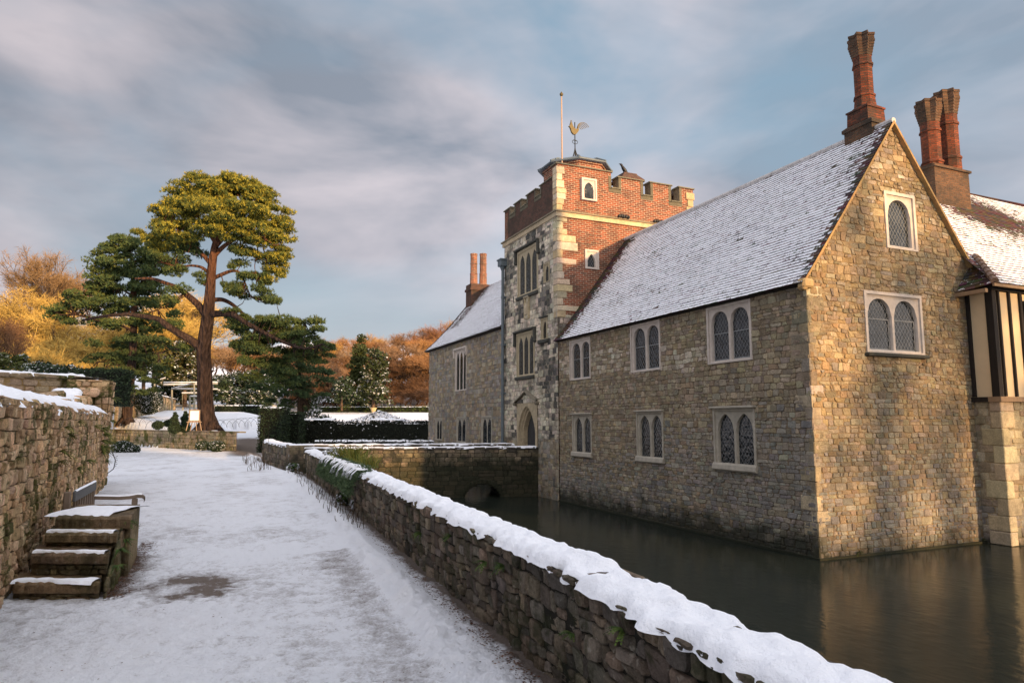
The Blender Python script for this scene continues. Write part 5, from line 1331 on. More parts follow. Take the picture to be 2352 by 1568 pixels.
big_tree('pine_tree', 'tall old Scots pine with a sunlit golden-green domed crown and thick bare lower trunk', 41,
    [(478, 990), (472, 930), (470, 860), (468, 800), (476, 740), (482, 680), (486, 620), (492, 575), (500, 540), (508, 500), (515, 455)],
    [.55, .47, .43, .41, .37, .31, .26, .22, .17, .12, .05],
    [([(462, 800), (440, 782), (410, 765), (380, 745), (365, 733), (335, 727), (290, 722), (240, 726), (190, 735)], (.26, .06), [0, -.3, -.6, -1, -1, -1.3, -1.5, -2, -2]),
     ([(472, 722), (455, 700), (430, 678), (410, 662), (380, 650), (350, 640), (310, 640)], (.24, .06), [0, .3, .6, 1, 1, 1.3, 1.5]),
     ([(480, 722), (510, 720), (535, 722), (560, 738), (600, 760), (650, 785), (700, 800), (740, 790)], (.22, .04), [0, -.5, -1, -1.2, -1.2, -1.5, -1.5, -1.5]),
     ([(484, 690), (510, 688), (535, 700), (565, 725), (600, 740), (650, 742), (700, 740)], (.15, .03), [0, .3, .6, 1, 1, 1, 1]),
     ([(488, 640), (515, 628), (535, 622), (552, 628), (565, 655), (575, 680)], (.13, .03), None),
     ([(484, 632), (465, 615), (440, 610), (410, 612), (380, 605)], (.11, .03), None),
     ([(487, 610), (462, 580), (440, 555), (415, 535), (390, 525)], (.14, .03), [0, 0, -.5, -1, -1.5]),
     ([(490, 590), (515, 565), (550, 545), (590, 540), (625, 560)], (.16, .03), [0, 0, -.5, -1, -1]),
     ([(494, 570), (530, 530), (570, 500), (600, 480)], (.12, .03), [0, 0, .5, 1]),
     ([(600, 545), (606, 575), (612, 600), (608, 630)], (.05, .015), None), ([(585, 545), (592, 575), (585, 610), (590, 640)], (.045, .012), None),
     ([(496, 560), (470, 520), (450, 490), (440, 465)], (.12, .03), [0, 0, .5, 1]),
     ([(505, 520), (540, 490), (560, 465)], (.09, .02), None)],
    [(top_pads, NEED_SUN, .8), (low_pads+left_pads, NEED), (right_pads, NEED, .50)], rng, M_PBARK, per=70, size=.46, tuft=(5, .25, .022))
# ---- second pine
p2 = [(285, 562, 45, 15), (250, 580, 34, 15), (320, 578, 45, 18), (360, 595, 38, 18), (395, 612, 22, 14), (235, 612, 40, 16), (290, 612, 55, 20), (345, 632, 45, 18), (230, 650, 46, 16), (285, 655, 56, 18), (350, 665, 46, 14), (205, 680, 48, 14),
      (165, 698, 36, 12), (150, 715, 30, 10), (135, 730, 18, 6), (235, 705, 56, 15), (300, 700, 56, 14), (365, 695, 38, 11), (200, 738, 44, 9), (275, 745, 50, 10), (350, 750, 44, 10), (330, 730, 30, 8), (395, 718, 18, 7)]
p2b = [(255, 790, 40, 10), (310, 780, 40, 10), (360, 785, 44, 8), (400, 800, 34, 5), (240, 825, 42, 11), (300, 820, 44, 11), (350, 830, 36, 10), (225, 860, 30, 12), (280, 858, 44, 12), (340, 865, 40, 12), (375, 850, 24, 10), (330, 895, 34, 10), (250, 890, 26, 10)]
big_tree('pine_tree', 'shorter leaning dark green pine with layered branches left of the tall pine', 47,
    [(290, 972), (296, 900), (302, 840), (306, 780), (308, 700), (305, 640), (300, 590), (295, 560)], [.36, .31, .27, .23, .19, .14, .09, .04],
    [([(306, 760), (270, 745), (220, 735), (170, 722)], (.10, .02), [0, -.5, -1, -1]), ([(306, 740), (340, 720), (380, 705)], (.09, .02), None),
     ([(307, 680), (270, 660), (230, 645)], (.08, .02), None), ([(306, 660), (340, 640), (370, 615)], (.08, .02), None), ([(304, 830), (350, 815), (400, 800)], (.07, .02), None), ([(303, 850), (260, 835), (225, 830)], (.07, .02), None), ([(302, 620), (270, 595), (250, 580)], (.06, .02), None)],
    [(p2, NEED), (p2b, [(.05, .075, .03), (.065, .09, .032)], .55)], rng, M_PBARK, per=56, size=.52, tuft=(5, .21, .032))
# ---- spreading fir beside the hedge column, snowy lower boughs
p3 = [(610, 860, 30, 11), (600, 890, 26, 10), (745, 850, 24, 8), (690, 815, 34, 9), (670, 840, 40, 10), (720, 845, 30, 8), (650, 865, 44, 11), (705, 875, 46, 12), (740, 870, 20, 7), (660, 900, 50, 12), (720, 905, 40, 10), (690, 930, 44, 9), (715, 945, 30, 7), (640, 920, 26, 9)]
big_tree('fir_tree', 'dense dark fir with drooping boughs behind the clipped hedge block, right of the tall pine', 45, [(690, 985), (690, 930), (689, 880), (688, 810)], [.26, .2, .14, .04], [],
    [(p3, [(.075, .12, .055), (.09, .14, .06), (.055, .09, .044)], .65), ([(735, 945, 24, 5), (722, 962, 24, 6), (740, 920, 16, 4), (712, 975, 20, 5)], [(.04, .06, .03), (.8, .82, .88), (.05, .07, .035)])], rng, M_BARK, per=56, size=.5, tuft=(5, .2, .03))

# ---- bare trees
def bare_mesh(seed, H, spread, trunk_r, up=.5, twn=9, lev=5, twl=.9, tww=.014):
    r = random.Random(seed); tb = MB(); Q = []
    def br(p, d, l, rad, k):
        n = 3; pts = [p]; dd = d
        for i in range(n):
            dd = (dd+Vector((r.gauss(0, .12), r.gauss(0, .12), r.gauss(.03, .08)))).normalized(); pts.append(pts[-1]+dd*l/n)
        tb.tube(pts, [rad*(1-.35*i/n) for i in range(n+1)], 6 if k > 3 else 3, cap=False)
        if k == 0:
            for j in range(twn):
                q = pts[r.randint(1, n)]; e = (dd+Vector((r.gauss(0, .7), r.gauss(0, .7), r.gauss(.1, .5)))).normalized(); Q.append((q, e, twl*r.uniform(.5, 1.2)))
            return
        m = 3 if k > 1 else 3
        for j in range(m):
            a = r.uniform(0, 2*pi); t = Vector((cos(a), sin(a), 0)); t = (t-dd*t.dot(dd)).normalized(); an = r.uniform(.35, .85)*spread
            e = (dd*cos(an)+t*sin(an)+Vector((0, 0, up*.25))).normalized(); br(pts[-1 if j else -2], e, l*r.uniform(.66, .86), rad*.58, k-1)
    br(Vector((0, 0, 0)), Vector((r.uniform(-.05, .05), r.uniform(-.05, .05), 1)), H*.24, trunk_r, lev)
    q = np.array([list(a) for a, b, c in Q]); e = np.array([list(b) for a, b, c in Q]); l = np.array([c for a, b, c in Q])[:, None]
    g = np.random.default_rng(seed); Vs = []
    s = np.cross(e, g.normal(size=e.shape)); s /= np.linalg.norm(s, axis=1)[:, None]
    Vs.append(np.stack([q-s*tww, q+s*tww, q+e*l], 1))
    for k in range(3):                                    # side shoots
        t = g.uniform(.2, .8, (len(q), 1)); b = q+e*l*t; e2 = e+g.normal(size=e.shape)*.7; e2 /= np.linalg.norm(e2, axis=1)[:, None]; s = np.cross(e2, g.normal(size=e.shape)); s /= np.linalg.norm(s, axis=1)[:, None]
        Vs.append(np.stack([b-s*tww*.8, b+s*tww*.8, b+e2*l*.6], 1))
    return tb, np.concatenate(Vs).reshape(-1, 3)
BARE = []
def add_bare(proto, p, s, label, group, mats=None, name='bare_tree', rz=None):
    tb, tv, key = proto
    root = thing(name, p, label, 'tree', group); root.rotation_euler.z = rz if rz is not None else random.uniform(0, 6.28); root.scale = (s[0], s[0], s[1])
    mt, mw = mats or (M_BARK, M_TWIG)
    k = (key, mt.name, mw.name)
    if k not in CACHE:
        a = mk('trunk', tb.V, tb.F, mt); b = mk('crown', tv, np.arange(len(tv)).reshape(-1, 3), mw, flat_arr=True)
        CACHE[k] = (a.data, b.data, tuple(a.location), tuple(b.location)); bpy.data.objects.remove(a); bpy.data.objects.remove(b)
    da, db, la, lb = CACHE[k]
    for nm, dt, lc in (('trunk', da, la), ('crown', db, lb)):
        o = bpy.data.objects.new(nm, dt); COL.objects.link(o); o.parent = root; o.location = lc
    return root
CACHE = {}
PR = [(*bare_mesh(100+i, 10, .9+.1*(i % 2), .22, twn=7, lev=5, twl=1.0, tww=.019), i) for i in range(5)]
PR = [(a, b, c) for a, b, c in PR]
PF = (*bare_mesh(58, 14, .82, .40, up=.55, twn=9, lev=6, twl=.75, tww=.013), 'fine')
BU = [(*bare_mesh(200+i, 5, 1.25, .10, up=.7, twn=12, lev=4, twl=.9, tww=.014), 'bush%d' % i) for i in range(2)]
def hgt(tb, tv): return float(tv[:, 2].max())
def plant_bare(proto, x, ytop, w, label, group, wid=1.0, mats=None, name='bare_tree', base=None):
    p = AT(x, 900, w); z = float(ground_z(np.array([p[0]]), np.array([p[1]]))[0]) if base is None else base; p[2] = z-.2
    zt = AT(x, ytop, w)[2]; s = max(.2, (zt-z)/hgt(proto[0], proto[1])); return add_bare(proto, p, (s*wid, s), label, group, mats, name)
rr = random.Random(77)
# wooded hill right of the pines
xs_w = [(770, 765, 120), (800, 762, 128), (832, 762, 122), (862, 752, 130), (893, 768, 124), (920, 765, 132), (950, 750, 126), (985, 742, 130), (1010, 735, 122), (1045, 722, 128), (1075, 725, 124), (1110, 715, 130),
        (745, 775, 112), (780, 785, 108), (850, 782, 110), (905, 780, 112), (935, 772, 106), (965, 768, 112), (1000, 762, 108), (1030, 755, 110), (1060, 750, 112), (715, 770, 116), (680, 780, 118),
        (890, 815, 98), (925, 810, 96), (955, 800, 98), (985, 800, 97), (1020, 800, 96), (830, 810, 100), (745, 820, 96), (770, 830, 92)]
for k, (x, y, w) in enumerate(xs_w):
    lo = w < 102
    plant_bare(PR[k % 5], x+rr.uniform(-6, 6), y+rr.uniform(-4, 6), w, 'bare russet tree on the lower edge of the wood, right of the pines' if lo else 'bare orange-lit tree in the wood on the hill behind the house', 'russet trees at the foot of the wood' if lo else 'bare trees of the hillside wood', wid=rr.uniform(1.15, 1.5), mats=(M_BARK, M_TWIGB) if (lo and k % 2) else None)
for k in range(26):
    x = 700+k*13.5+rr.uniform(-5, 5); plant_bare(BU[k % 2], x, rr.uniform(848, 885), rr.uniform(89, 97), 'low brown bare thicket at the foot of the wood beyond the far lawn', 'brown thicket along the far lawn', wid=1.5, mats=(M_TWIGB, M_TWIGB), name='bare_shrub')
for k in range(22):
    x = 690+k*17+rr.uniform(-5, 5); plant_bare(PR[k % 5], x, rr.uniform(800, 835), rr.uniform(100, 112), 'half-lit russet tree in the lower slope of the wood', 'half-lit trees on the lower slope', wid=1.4, mats=(M_BARK, M_TWIG if k % 2 else M_TWIGB))
for k in range(14):
    x = 480+k*19; plant_bare(PR[k % 5], x, rr.uniform(755, 800), 92+rr.uniform(-6, 8), 'bare golden tree seen through the boughs behind the tall pine', 'golden trees behind the pines', wid=1.3, mats=(M_BARK, M_TWIG))
for k, (x, y, w) in enumerate([(75, 660, 66), (120, 690, 62), (180, 680, 68), (225, 705, 64), (60, 720, 58), (405, 650, 84), (440, 640, 88), (360, 690, 82), (425, 720, 74)]):
    plant_bare(PR[k % 5] if k % 2 else PF, x, y, w, 'bare golden-yellow tree glowing in the sun at the left, below the tall bare oak' if x < 300 else 'bare golden tree showing between the two pines', 'golden trees on the left' if x < 300 else 'golden trees between the pines', wid=1.25, mats=(M_BARK, M_TWIGY))
for k, (x, y, w) in enumerate([(100, 760, 52), (140, 770, 50), (185, 790, 54), (215, 800, 52), (70, 780, 50), (120, 800, 48)]):
    plant_bare(BU[k % 2], x, y, w, 'bare golden shrub arching below the yellow trees on the left', 'golden shrubs on the left', wid=1.2, mats=(M_TWIGY, M_TWIGY), name='bare_shrub')
for k in range(10):
    plant_bare(PR[k % 5], -330+k*36, 650+rr.uniform(-10, 60), 56+(k*7) % 18, 'bare brown tree at the extreme left, largely out of view', 'brown trees beyond the left edge', wid=1.2, mats=(M_BARK, M_TWIGB))
plant_bare(PF, 128, 522, 74, 'tall spreading bare oak against the sky at the far left', None, wid=1.0, mats=(M_BARK, simple('oak_twigs', (.24, .15, .07), .9, 2, .3)), name='oak_tree')
plant_bare(PF, 1035, 712, 118, 'taller bare tree topping the wood beside the far gable', None, wid=.7, name='bare_tree')
plant_bare(PR[1], -22, 665, 42, 'dark brown bare tree cut by the left edge', None, wid=.6, mats=(M_BARK, M_TWIGB))
plant_bare(PR[2], -60, 690, 40, 'dark brown bare tree just inside the left edge behind the snowy wall', None, wid=.8, mats=(M_BARK, M_TWIGB))

# ---- evergreens: cones, yews, snowy shrubs
def blob_tree(name, label, x, w, ytop, ybot, pads, cols, group=None, snow=.0, mat=None, size=.5, per=50, card=.10, trunk=True, cat='tree', flatc=.5, dens=1.3):
    p = AT(x, ybot, w); root = thing(name, p, label, cat, group)
    if trunk:
        tp = AT(x, ytop+(ybot-ytop)*.15, w); r = .03*abs(tp[2]-p[2])+.03; MB().tube([p-np.array((0, 0, .4)), (p+tp)/2, tp], [r, r*.7, r*.2], 8).build('trunk', M_BARK, root)
    sp = sub_pads(pads, w, rng, size, dens); C = fill_pads(sp, rng, size, per, .6); V, c = cards(C, card, cols, flatc, rng, snow); tri_obj('crown' if trunk else 'foliage', V, c, mat or M_LEAFS, root, 4); return root
DK = [(.03, .048, .024), (.04, .06, .028), (.022, .036, .02)]
cone = [(827, 785, 8, 14), (825, 805, 13, 14), (823, 825, 17, 14), (821, 845, 20, 14), (820, 865, 23, 14), (820, 885, 26, 14), (820, 905, 28, 14), (820, 922, 28, 10)]
cy = blob_tree('cypress_tree', 'tall pointed evergreen cypress with a sunlit yellow-green tip in front of the wood', 824, 86, 775, 935, cone, [(.045, .06, .022), (.06, .075, .025)], snow=0, mat=M_LEAF, size=.7, card=.17, per=60, dens=1.8)
blob_tree('yew_tree', 'broad dark yew with snow on its right side, beside the cypress', 858, 82, 790, 935, [(862, 815, 16, 12), (865, 835, 22, 12), (862, 855, 26, 12), (858, 878, 28, 13), (858, 900, 28, 13), (862, 920, 26, 10)], [(.03, .045, .018), (.045, .055, .02)], size=.9, card=.2, per=60, dens=1.6)
blob_tree('yew_tree', 'low dark snow-dusted yew left of the cypress', 785, 80, 860, 935, [(785, 880, 18, 14), (783, 900, 24, 14), (785, 920, 26, 10), (805, 910, 20, 12)], DK, size=.8, card=.18, per=50, dens=1.6)
blob_tree('shrub', 'big snow-laden evergreen shrub lit pink behind the pergola, left of the pine trunk', 425, 66, 775, 925, [(425, 800, 22, 14), (410, 820, 26, 16), (440, 825, 24, 16), (400, 845, 30, 16), (435, 850, 30, 16), (392, 870, 28, 12), (425, 880, 34, 14), (460, 860, 16, 20)], [(.05, .055, .02), (.09, .08, .03), (.03, .045, .02)], snow=.02, size=.6, card=.16, per=55, cat='shrub')
for k, (x, pads) in enumerate([(510, [(505, 880, 18, 14), (515, 900, 26, 14), (525, 920, 28, 12)]), (560, [(555, 905, 26, 10), (560, 920, 34, 12), (580, 912, 24, 12)]), (600, [(600, 900, 22, 10), (603, 920, 24, 12), (588, 930, 24, 8)])]):
    blob_tree('shrub', ['dark snowy shrub directly right of the pine trunk', 'middle dark snowy shrub of the three right of the pine trunk', 'dark snowy shrub nearest the clipped hedge block'][k], x, 62, pads[0][1]-12, 940, pads, DK, snow=.02, size=.5, card=.14, per=55, cat='shrub', trunk=False)
for k, (x, yt, pads) in enumerate([(330, 760, [(330, 790, 50, 20), (310, 820, 50, 20), (350, 840, 50, 20), (290, 850, 40, 20)]), (235, 780, [(235, 800, 40, 18), (215, 830, 40, 18), (250, 850, 40, 18)]), (190, 790, [(190, 815, 34, 16), (180, 838, 40, 14), (200, 855, 34, 12)])]):
    blob_tree('evergreen_tree', ['yellow-green evergreen behind the trunk of the leaning pine', 'yellow-green evergreen left of the leaning pine', 'yellow-green evergreen beside the golden shrubs'][k], x, 64, yt, 900, pads, [(.06, .07, .02), (.10, .10, .025), (.04, .055, .018)], snow=.0, mat=M_LEAF, size=.7, card=.16, per=50)
blob_tree('shrub', 'wide dark evergreen thicket behind the pergola and the tall pine', 450, 72, 850, 935, [(400, 880, 40, 20), (400, 905, 44, 18), (450, 900, 40, 20), (500, 885, 40, 20), (545, 880, 40, 20), (595, 875, 40, 20), (530, 905, 44, 18), (585, 905, 44, 18)], DK, snow=.0, size=.7, card=.17, per=50, cat='shrub', trunk=False)
blob_tree('shrub', 'green shrub with a snowy top at the left edge above the wall', 15, 32, 800, 900, [(0, 815, 24, 10), (25, 825, 24, 12), (5, 840, 40, 14), (40, 845, 20, 10)], [(.06, .075, .02), (.09, .10, .03)], snow=.02, size=.4, card=.09, per=70, cat='shrub', trunk=False)
blob_tree('shrub', 'dark snow-dusted shrubbery above the left wall, nearest its broken middle', 130, 30, 835, 900, [(80, 842, 22, 8), (105, 850, 26, 9), (140, 852, 28, 9), (170, 856, 26, 9), (195, 858, 22, 8)], DK, snow=.02, size=.3, card=.07, per=80, cat='shrub', trunk=False)
def hedge(name, label, corners, z0, z1, cols, snow=.0, card=.05, dens=260, wob=.12, cat='hedge', top=True, group=None, rot=0):
    """clipped hedge: leaf cards over a solid dark core; corners: (cx, cy, lx, ly, rz)"""
    cx, cy, lx, ly, rz = corners; root = thing(name, (cx, cy, z0), label, cat, group); H = z1-z0
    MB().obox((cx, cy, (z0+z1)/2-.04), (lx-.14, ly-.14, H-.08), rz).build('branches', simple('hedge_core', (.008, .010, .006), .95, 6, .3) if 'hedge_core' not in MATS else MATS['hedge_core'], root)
    faces = [(lx*H, 0), (lx*H, 1), (ly*H, 2), (ly*H, 3), (lx*ly, 4)]; P = []
    for A, k in faces:
        n = int(A*dens); u = rng.uniform(-.5, .5, n); v = rng.uniform(-.5, .5, n); j = rng.normal(0, wob*.35, n)
        if k < 2: q = np.stack([u*lx, (k*2-1)*ly/2+j, v*H], 1)
        elif k < 4: q = np.stack([((k-2)*2-1)*lx/2+j, u*ly, v*H], 1)
        else: q = np.stack([u*lx, v*ly, np.full(n, H/2)+j*.7], 1)
        P.append(q)
    P = np.concatenate(P); c, s = cos(rz), sin(rz); Q = np.stack([cx+P[:, 0]*c-P[:, 1]*s, cy+P[:, 0]*s+P[:, 1]*c, (z0+z1)/2+P[:, 2]], 1)
    V, C = cards(Q, card, cols, .1, rng, snow); tri_obj('foliage', V, C, M_LEAF, root, 4)
    if top:
        a = np.array((cx-c*lx/2, cy-s*lx/2, z1+.01)); b = np.array((cx+c*lx/2, cy+s*lx/2, z1+.01)); ribbon('snow', [a, b], ly/2*.95, .04, root, step=.15, lump=.06, ragged=.15, n=9)
    return root
hc = AT(630, 1030, 36); hedge('clipped_hedge', 'tall rounded block of dark clipped yew beside the ramp at the path end', (hc[0]-.05, hc[1], 1.15, 1.5, -AZ), -.1, 2.32, DK, card=.045, dens=420, top=True)
hc = AT(668, 1030, 38); hedge('clipped_hedge', 'dark clipped yew standing just behind and right of the rounded hedge block', (hc[0], hc[1], 1.2, 1.2, -AZ), -.1, 2.1, DK, card=.045, dens=350, top=False)
a, b = AT(690, 968, 40), AT(1000, 968, 40); m = (a+b)/2; hedge('hedge', 'long dark hedge with scalloped snowy top beyond the bridge', (m[0], m[1], np.linalg.norm(b-a), .9, -AZ), .1, 1.55, [(.018, .022, .014), (.03, .032, .02), (.01, .014, .01)], snow=.015, card=.05, dens=240, wob=.25, top=False)
hw_ = thing('hedge_mounds', (m[0], m[1], 1.5), 'scalloped row of humps along the top of the long dark hedge', 'hedge')
Q = []
for k, (x0, x1, yy) in enumerate(((690, 775, 966), (850, 925, 966), (955, 1000, 966))):
    n = int((x1-x0)*16); xx = rng.uniform(x0, x1, n); Q.append(np.array([AT(x, yy+rng.uniform(0, 10), 40+rng.uniform(-.4, .4)) for x in xx]))
V, C = cards(np.concatenate(Q), .05, [(.02, .026, .015), (.012, .016, .01)], .3, rng, .03); tri_obj('foliage', V, C, M_LEAF, hw_, 4)
for x0, x1, y in ((700, 770, 966), (765, 860, 978), (855, 930, 966), (930, 990, 976)):
    ribbon('snow', [AT(x0, y-3, 40), AT(x1, y-3, 40)], .35, .05, hw_, step=.15, lump=.08, ragged=.3, n=7)
a, b = AT(735, 1020, 34), AT(1000, 1020, 33); m = (a+b)/2; hedge('hedge', 'low dark box hedge with a broken line of snow just beyond the bridge', (m[0], m[1], np.linalg.norm(b-a), .6, -AZ), -.1, .66, [(.02, .03, .016), (.03, .04, .02)], snow=.01, card=.045, dens=260)
a, b = AT(725, 945, 85), AT(1010, 945, 85); m = (a+b)/2; hedge('hedge', 'long straight clipped green hedge across the far lawn, topped with snow', (m[0], m[1], np.linalg.norm(b-a), 1.4, -AZ), 2.5, 3.42, [(.035, .055, .012), (.05, .07, .016)], card=.14, dens=40)
hc = AT(240, 870, 27); hedge('hedge', 'squared dark yew hedge above the wall behind the left pillar', (hc[0], hc[1], 1.7, 1.2, -AZ), 2.2, 3.62, DK, card=.045, dens=380, top=False)
a, b = AT(500, 935, 60), AT(560, 935, 60); m = (a+b)/2; hedge('hedge', 'low dark clipped hedge at the top of the lawn right of the pine trunk', (m[0], m[1], 2.6, .8, -AZ), 2.1, 3.0, DK, card=.08, dens=120)
a = AT(585, 935, 60); hedge('hedge', 'short dark clipped hedge at the top of the lawn next to the hedge block', (a[0], a[1], 1.7, .8, -AZ), 2.1, 3.0, DK, card=.08, dens=120)

# ---- terrace wall
tw0 = thing('terrace_wall', ((TA[0]+TB[0])/2, (TA[1]+TB[1])/2, 0), 'low buff stone retaining wall below the snowy lawn and the pine', 'wall')
mb = MB(); TL = np.linalg.norm(TB-TA)
stone_wall(mb, lambda u, v, d: (TA[0]+td[0]*u+tn[0]*d, TA[1]+td[1]*u+tn[1]*d, v), 0, TL, -.1, 1.02, .42, .22, lambda u, v, r: pick(r, [(.34, .28, .19), (.28, .23, .15), (.38, .32, .22), (.24, .20, .14)]), jit=.4, gap=.012, depth=.04, mortar=(.13, .11, .07), rings=2)
e = np.array(TB)/np.linalg.norm(TB)
stone_wall(mb, lambda u, v, d: (TB[0]+e[0]*u+td[0]*d, TB[1]+e[1]*u+td[1]*d, v), 0, 4.5, -.1, 1.02, .42, .22, lambda u, v, r: pick(r, P_DARK), jit=.4, depth=.04, rings=2, mortar=(.06, .05, .04))
for u in np.arange(0, TL-.3, .7): mb.obox((TA[0]+td[0]*(u+.35)-tn[0]*.15, TA[1]+td[1]*(u+.35)-tn[1]*.15, 1.05), (.69, .4, .07), atan2(td[1], td[0]), pick(rr, [(.22, .18, .13)]), bev=.02)
mb.build('wall', M_LEFT, tw0)
# shrubs, topiary and beds at the terrace
def ball(name, label, x, y, w, r, sz=1, cols=DK, snow=0, group=None, cat='shrub', balls=None):
    c = AT(x, y, w); root = thing(name, (c[0], c[1], c[2]-r), label, cat, group); Q = []
    for (dx, dz, rr_) in (balls or [(0, 0, r)]):
        n = int(900*rr_*rr_*12); u = rng.normal(size=(n, 3)); u /= np.linalg.norm(u, axis=1)[:, None]; Q.append(np.array([c[0]+dx, c[1], c[2]+dz])+u*np.array([1, 1, sz])*rr_*rng.uniform(.9, 1.06, (n, 1)))
        MB().loft((c[0]+dx, c[1]), [(c[2]+dz+sz*rr_*.88*sin(a), poly_ring(max(.01, rr_*.88*cos(a)), 12)) for a in np.linspace(-1.5, 1.5, 8)]).build('branches', MATS['hedge_core'], root)
    V, C = cards(np.concatenate(Q), .035, cols, .1, rng, snow); tri_obj('foliage', V, C, M_LEAFS if snow else M_LEAF, root, 4); return root
ball('box_ball', 'round clipped box ball left of the spiral topiaries on the terrace', 363, 976, 38.5, .30, .8)
ball('box_ball', 'round clipped box ball second from left on the terrace', 401-13, 972, 39, .28, .75)
def spiral(label, x, y, w): ball('spiral_topiary', label, x, y, w, .28, .8, balls=[(0, 0, .32), (.03, .30, .24), (-.03, .52, .21), (.03, .72, .15), (0, .88, .09)])
spiral('spiral topiary in front, left of the easel', 426-26, 985, 38); spiral('spiral topiary partly behind the easel', 424, 982, 38.6)
for k, (x, y, w, r, lb) in enumerate(((282, 1028, 36, .52, 'low snow-capped shrub at the foot of the terrace wall by the pillar'), (305, 1032, 36, .35, 'small snow-capped mound beside the shrub at the terrace foot'), (466, 1023, 36.5, .36, 'left snow-capped shrub of the pair below the easel'), (498, 1024, 36.5, .42, 'right snow-capped shrub of the pair below the easel'))):
    ball('shrub', lb, x, y, w, r, .7, DK, .04)
# easel with a blank board
es = thing('easel', AT(445, 985, 37.2), 'small wooden easel holding a blank white board on the terrace by the pine', 'easel'); b0 = AT(445, 988, 37.2)
for dx, dy, tx in ((-.42, 0, -.16), (.42, 0, .16), (-.2, .5, 0), (.14, .45, .05)): MB().tube([b0+RT*dx+np.array((0, dy, -.02)), b0+RT*tx+np.array((0, .1, 1.15))], .028, 6).build('leg', M_EASEL, es)
m = MB(); m.obox(b0+np.array((0, .02, .80)), (.60, .03, .62), -AZ); m.build('frame', M_EASEL, es); m = MB(); m.obox(b0+np.array((0, -.01, .80)), (.48, .03, .52), -AZ); m.build('board', M_BOARD, es); m = MB(); m.obox(b0+np.array((0, 0, .45)), (.8, .05, .05), -AZ); m.build('rail', M_EASEL, es)
# pergola
pg = thing('pergola', AT(430, 940, 60), 'rustic grey timber pergola with snow-lined beams behind the pine trunk', 'pergola')
def post(x, yb, yt, w, r=.07): MB().tube([AT(x, yb, w), AT(x, yt, w)], r, 7).build('post', M_POST, pg)
def beam(x0, y0, x1, y1, w, w1=None): MB().tube([AT(x0, y0, w), AT(x1, y1, w1 or w)], .06, 6).build('beam', M_POST, pg); ribbon('snow', [AT(x0, y0-1.5, w), AT(x1, y1-1.5, w1 or w)], .05, .03, pg, n=5, step=.3, lump=.01)
for a in ((355, 942, 875, 62), (395, 942, 893, 60), (446, 944, 880, 58), (436, 944, 908, 56), (486, 944, 895, 57), (420, 942, 905, 66)): post(*a)
for a in ((376, 879, 500, 878, 58), (376, 884, 500, 881, 60), (394, 893, 500, 894, 60), (418, 903, 500, 902, 62), (435, 910, 486, 911, 56), (446, 880, 395, 893, 58, 60), (355, 876, 380, 868, 62)): beam(*a)
# slanting stone garden wall with snow coping
gw_ = thing('garden_wall', (AT(300, 930, 50)), 'sloping buff stone wall with snowy coping receding behind the leaning pine', 'wall')
mb = MB(); p0, p1 = AT(268, 880, 47), AT(404, 916, 66); L = hypot(*(p1-p0)[:2]); dx, dy = (p1-p0)[0]/L, (p1-p0)[1]/L
def gwf(u, v, d): return (p0[0]+dx*u+dy*d, p0[1]+dy*u-dx*d, v+(p0[2]+(p1[2]-p0[2])*u/L))
stone_wall(mb, gwf, 0, L, -3.0, -.05, .5, .26, lambda u, v, r: pick(r, [(.46, .36, .25), (.40, .31, .21)]), depth=.03, rings=2, mortar=(.34, .27, .18)); mb.build('wall', M_LEFT, gw_)
ribbon('snow', [gwf(u, -.04, -.1) for u in np.arange(0, L, .5)], .32, .06, gw_, step=.25, ragged=.2)
p2_ = AT(262, 955, 44)
mb = MB(); L2 = hypot(*(p0-p2_)[:2]); ex, ey = (p0-p2_)[0]/L2, (p0-p2_)[1]/L2
stone_wall(mb, lambda u, v, d: (p2_[0]+ex*u+ey*d, p2_[1]+ey*u-ex*d, v), 0, L2, .8, p0[2]-.05, .4, .25, lambda u, v, r: pick(r, P_DARK+P_TAN), depth=.03, rings=2, mortar=(.2, .17, .12)); mb.build('wall', M_LEFT, gw_)
ball('shrub', 'dark rounded evergreen shrub between the leaning pine and the sloping wall', 342, 922, 52, .95, 1.0, DK, .1)
# urn on a pedestal on the far lawn
up_ = AT(857, 962, 52); u_ = thing('urn', up_, 'small pale stone urn on an ivy-clad pedestal on the snowy lawn', 'urn')
m = MB(); m.loft((up_[0], up_[1]), [(up_[2]-.3, poly_ring(.14)), (up_[2]+.45, poly_ring(.12))]); m.build('pedestal', M_DRIP, u_)
m = MB(); m.loft((up_[0], up_[1]), [(up_[2]+.45, poly_ring(.12, 12)), (up_[2]+.52, poly_ring(.10, 12)), (up_[2]+.62, poly_ring(.17, 12)), (up_[2]+.78, poly_ring(.22, 12)), (up_[2]+.82, poly_ring(.27, 12)), (up_[2]+.86, poly_ring(.27, 12))]); m.build('bowl', simple('urn_stone', (.5, .38, .2), .8), u_)
mo = thing('snowy_shrub', AT(870, 965, 47), 'low twiggy snow-covered mound spreading around the urn', 'shrub'); Q = []
for k in range(1500):
    x = 880+rng.normal()*42; h_ = 1-min(1, abs(x-872)/75.); Q.append(AT(x, 968-h_*26*rng.random()**.6, 47+rng.uniform(-.8, .8)))
V, C = cards(np.array(Q), .07, [(.8, .82, .88), (.82, .84, .9), (.1, .09, .07)], .8, rng); tri_obj('foliage', V, C, M_LEAF, mo, 4)
# wire hoop edging on the lawn
hoop = MB()
for k, (x, y, w) in enumerate([(x, 962+((x*7) % 9), 41+((x*3) % 5)*.5) for x in list(range(300, 470, 14))+list(range(500, 600, 14))]):
    hoop.tube([AT(x-22*cos(a), y-20*sin(a)+14, w) for a in np.linspace(0, pi, 13)], .008, 4)
tag(hoop.build('hoop_fence', M_IRON), 'thin overlapping wire hoops edging the snowy lawn around the pine', 'fence')
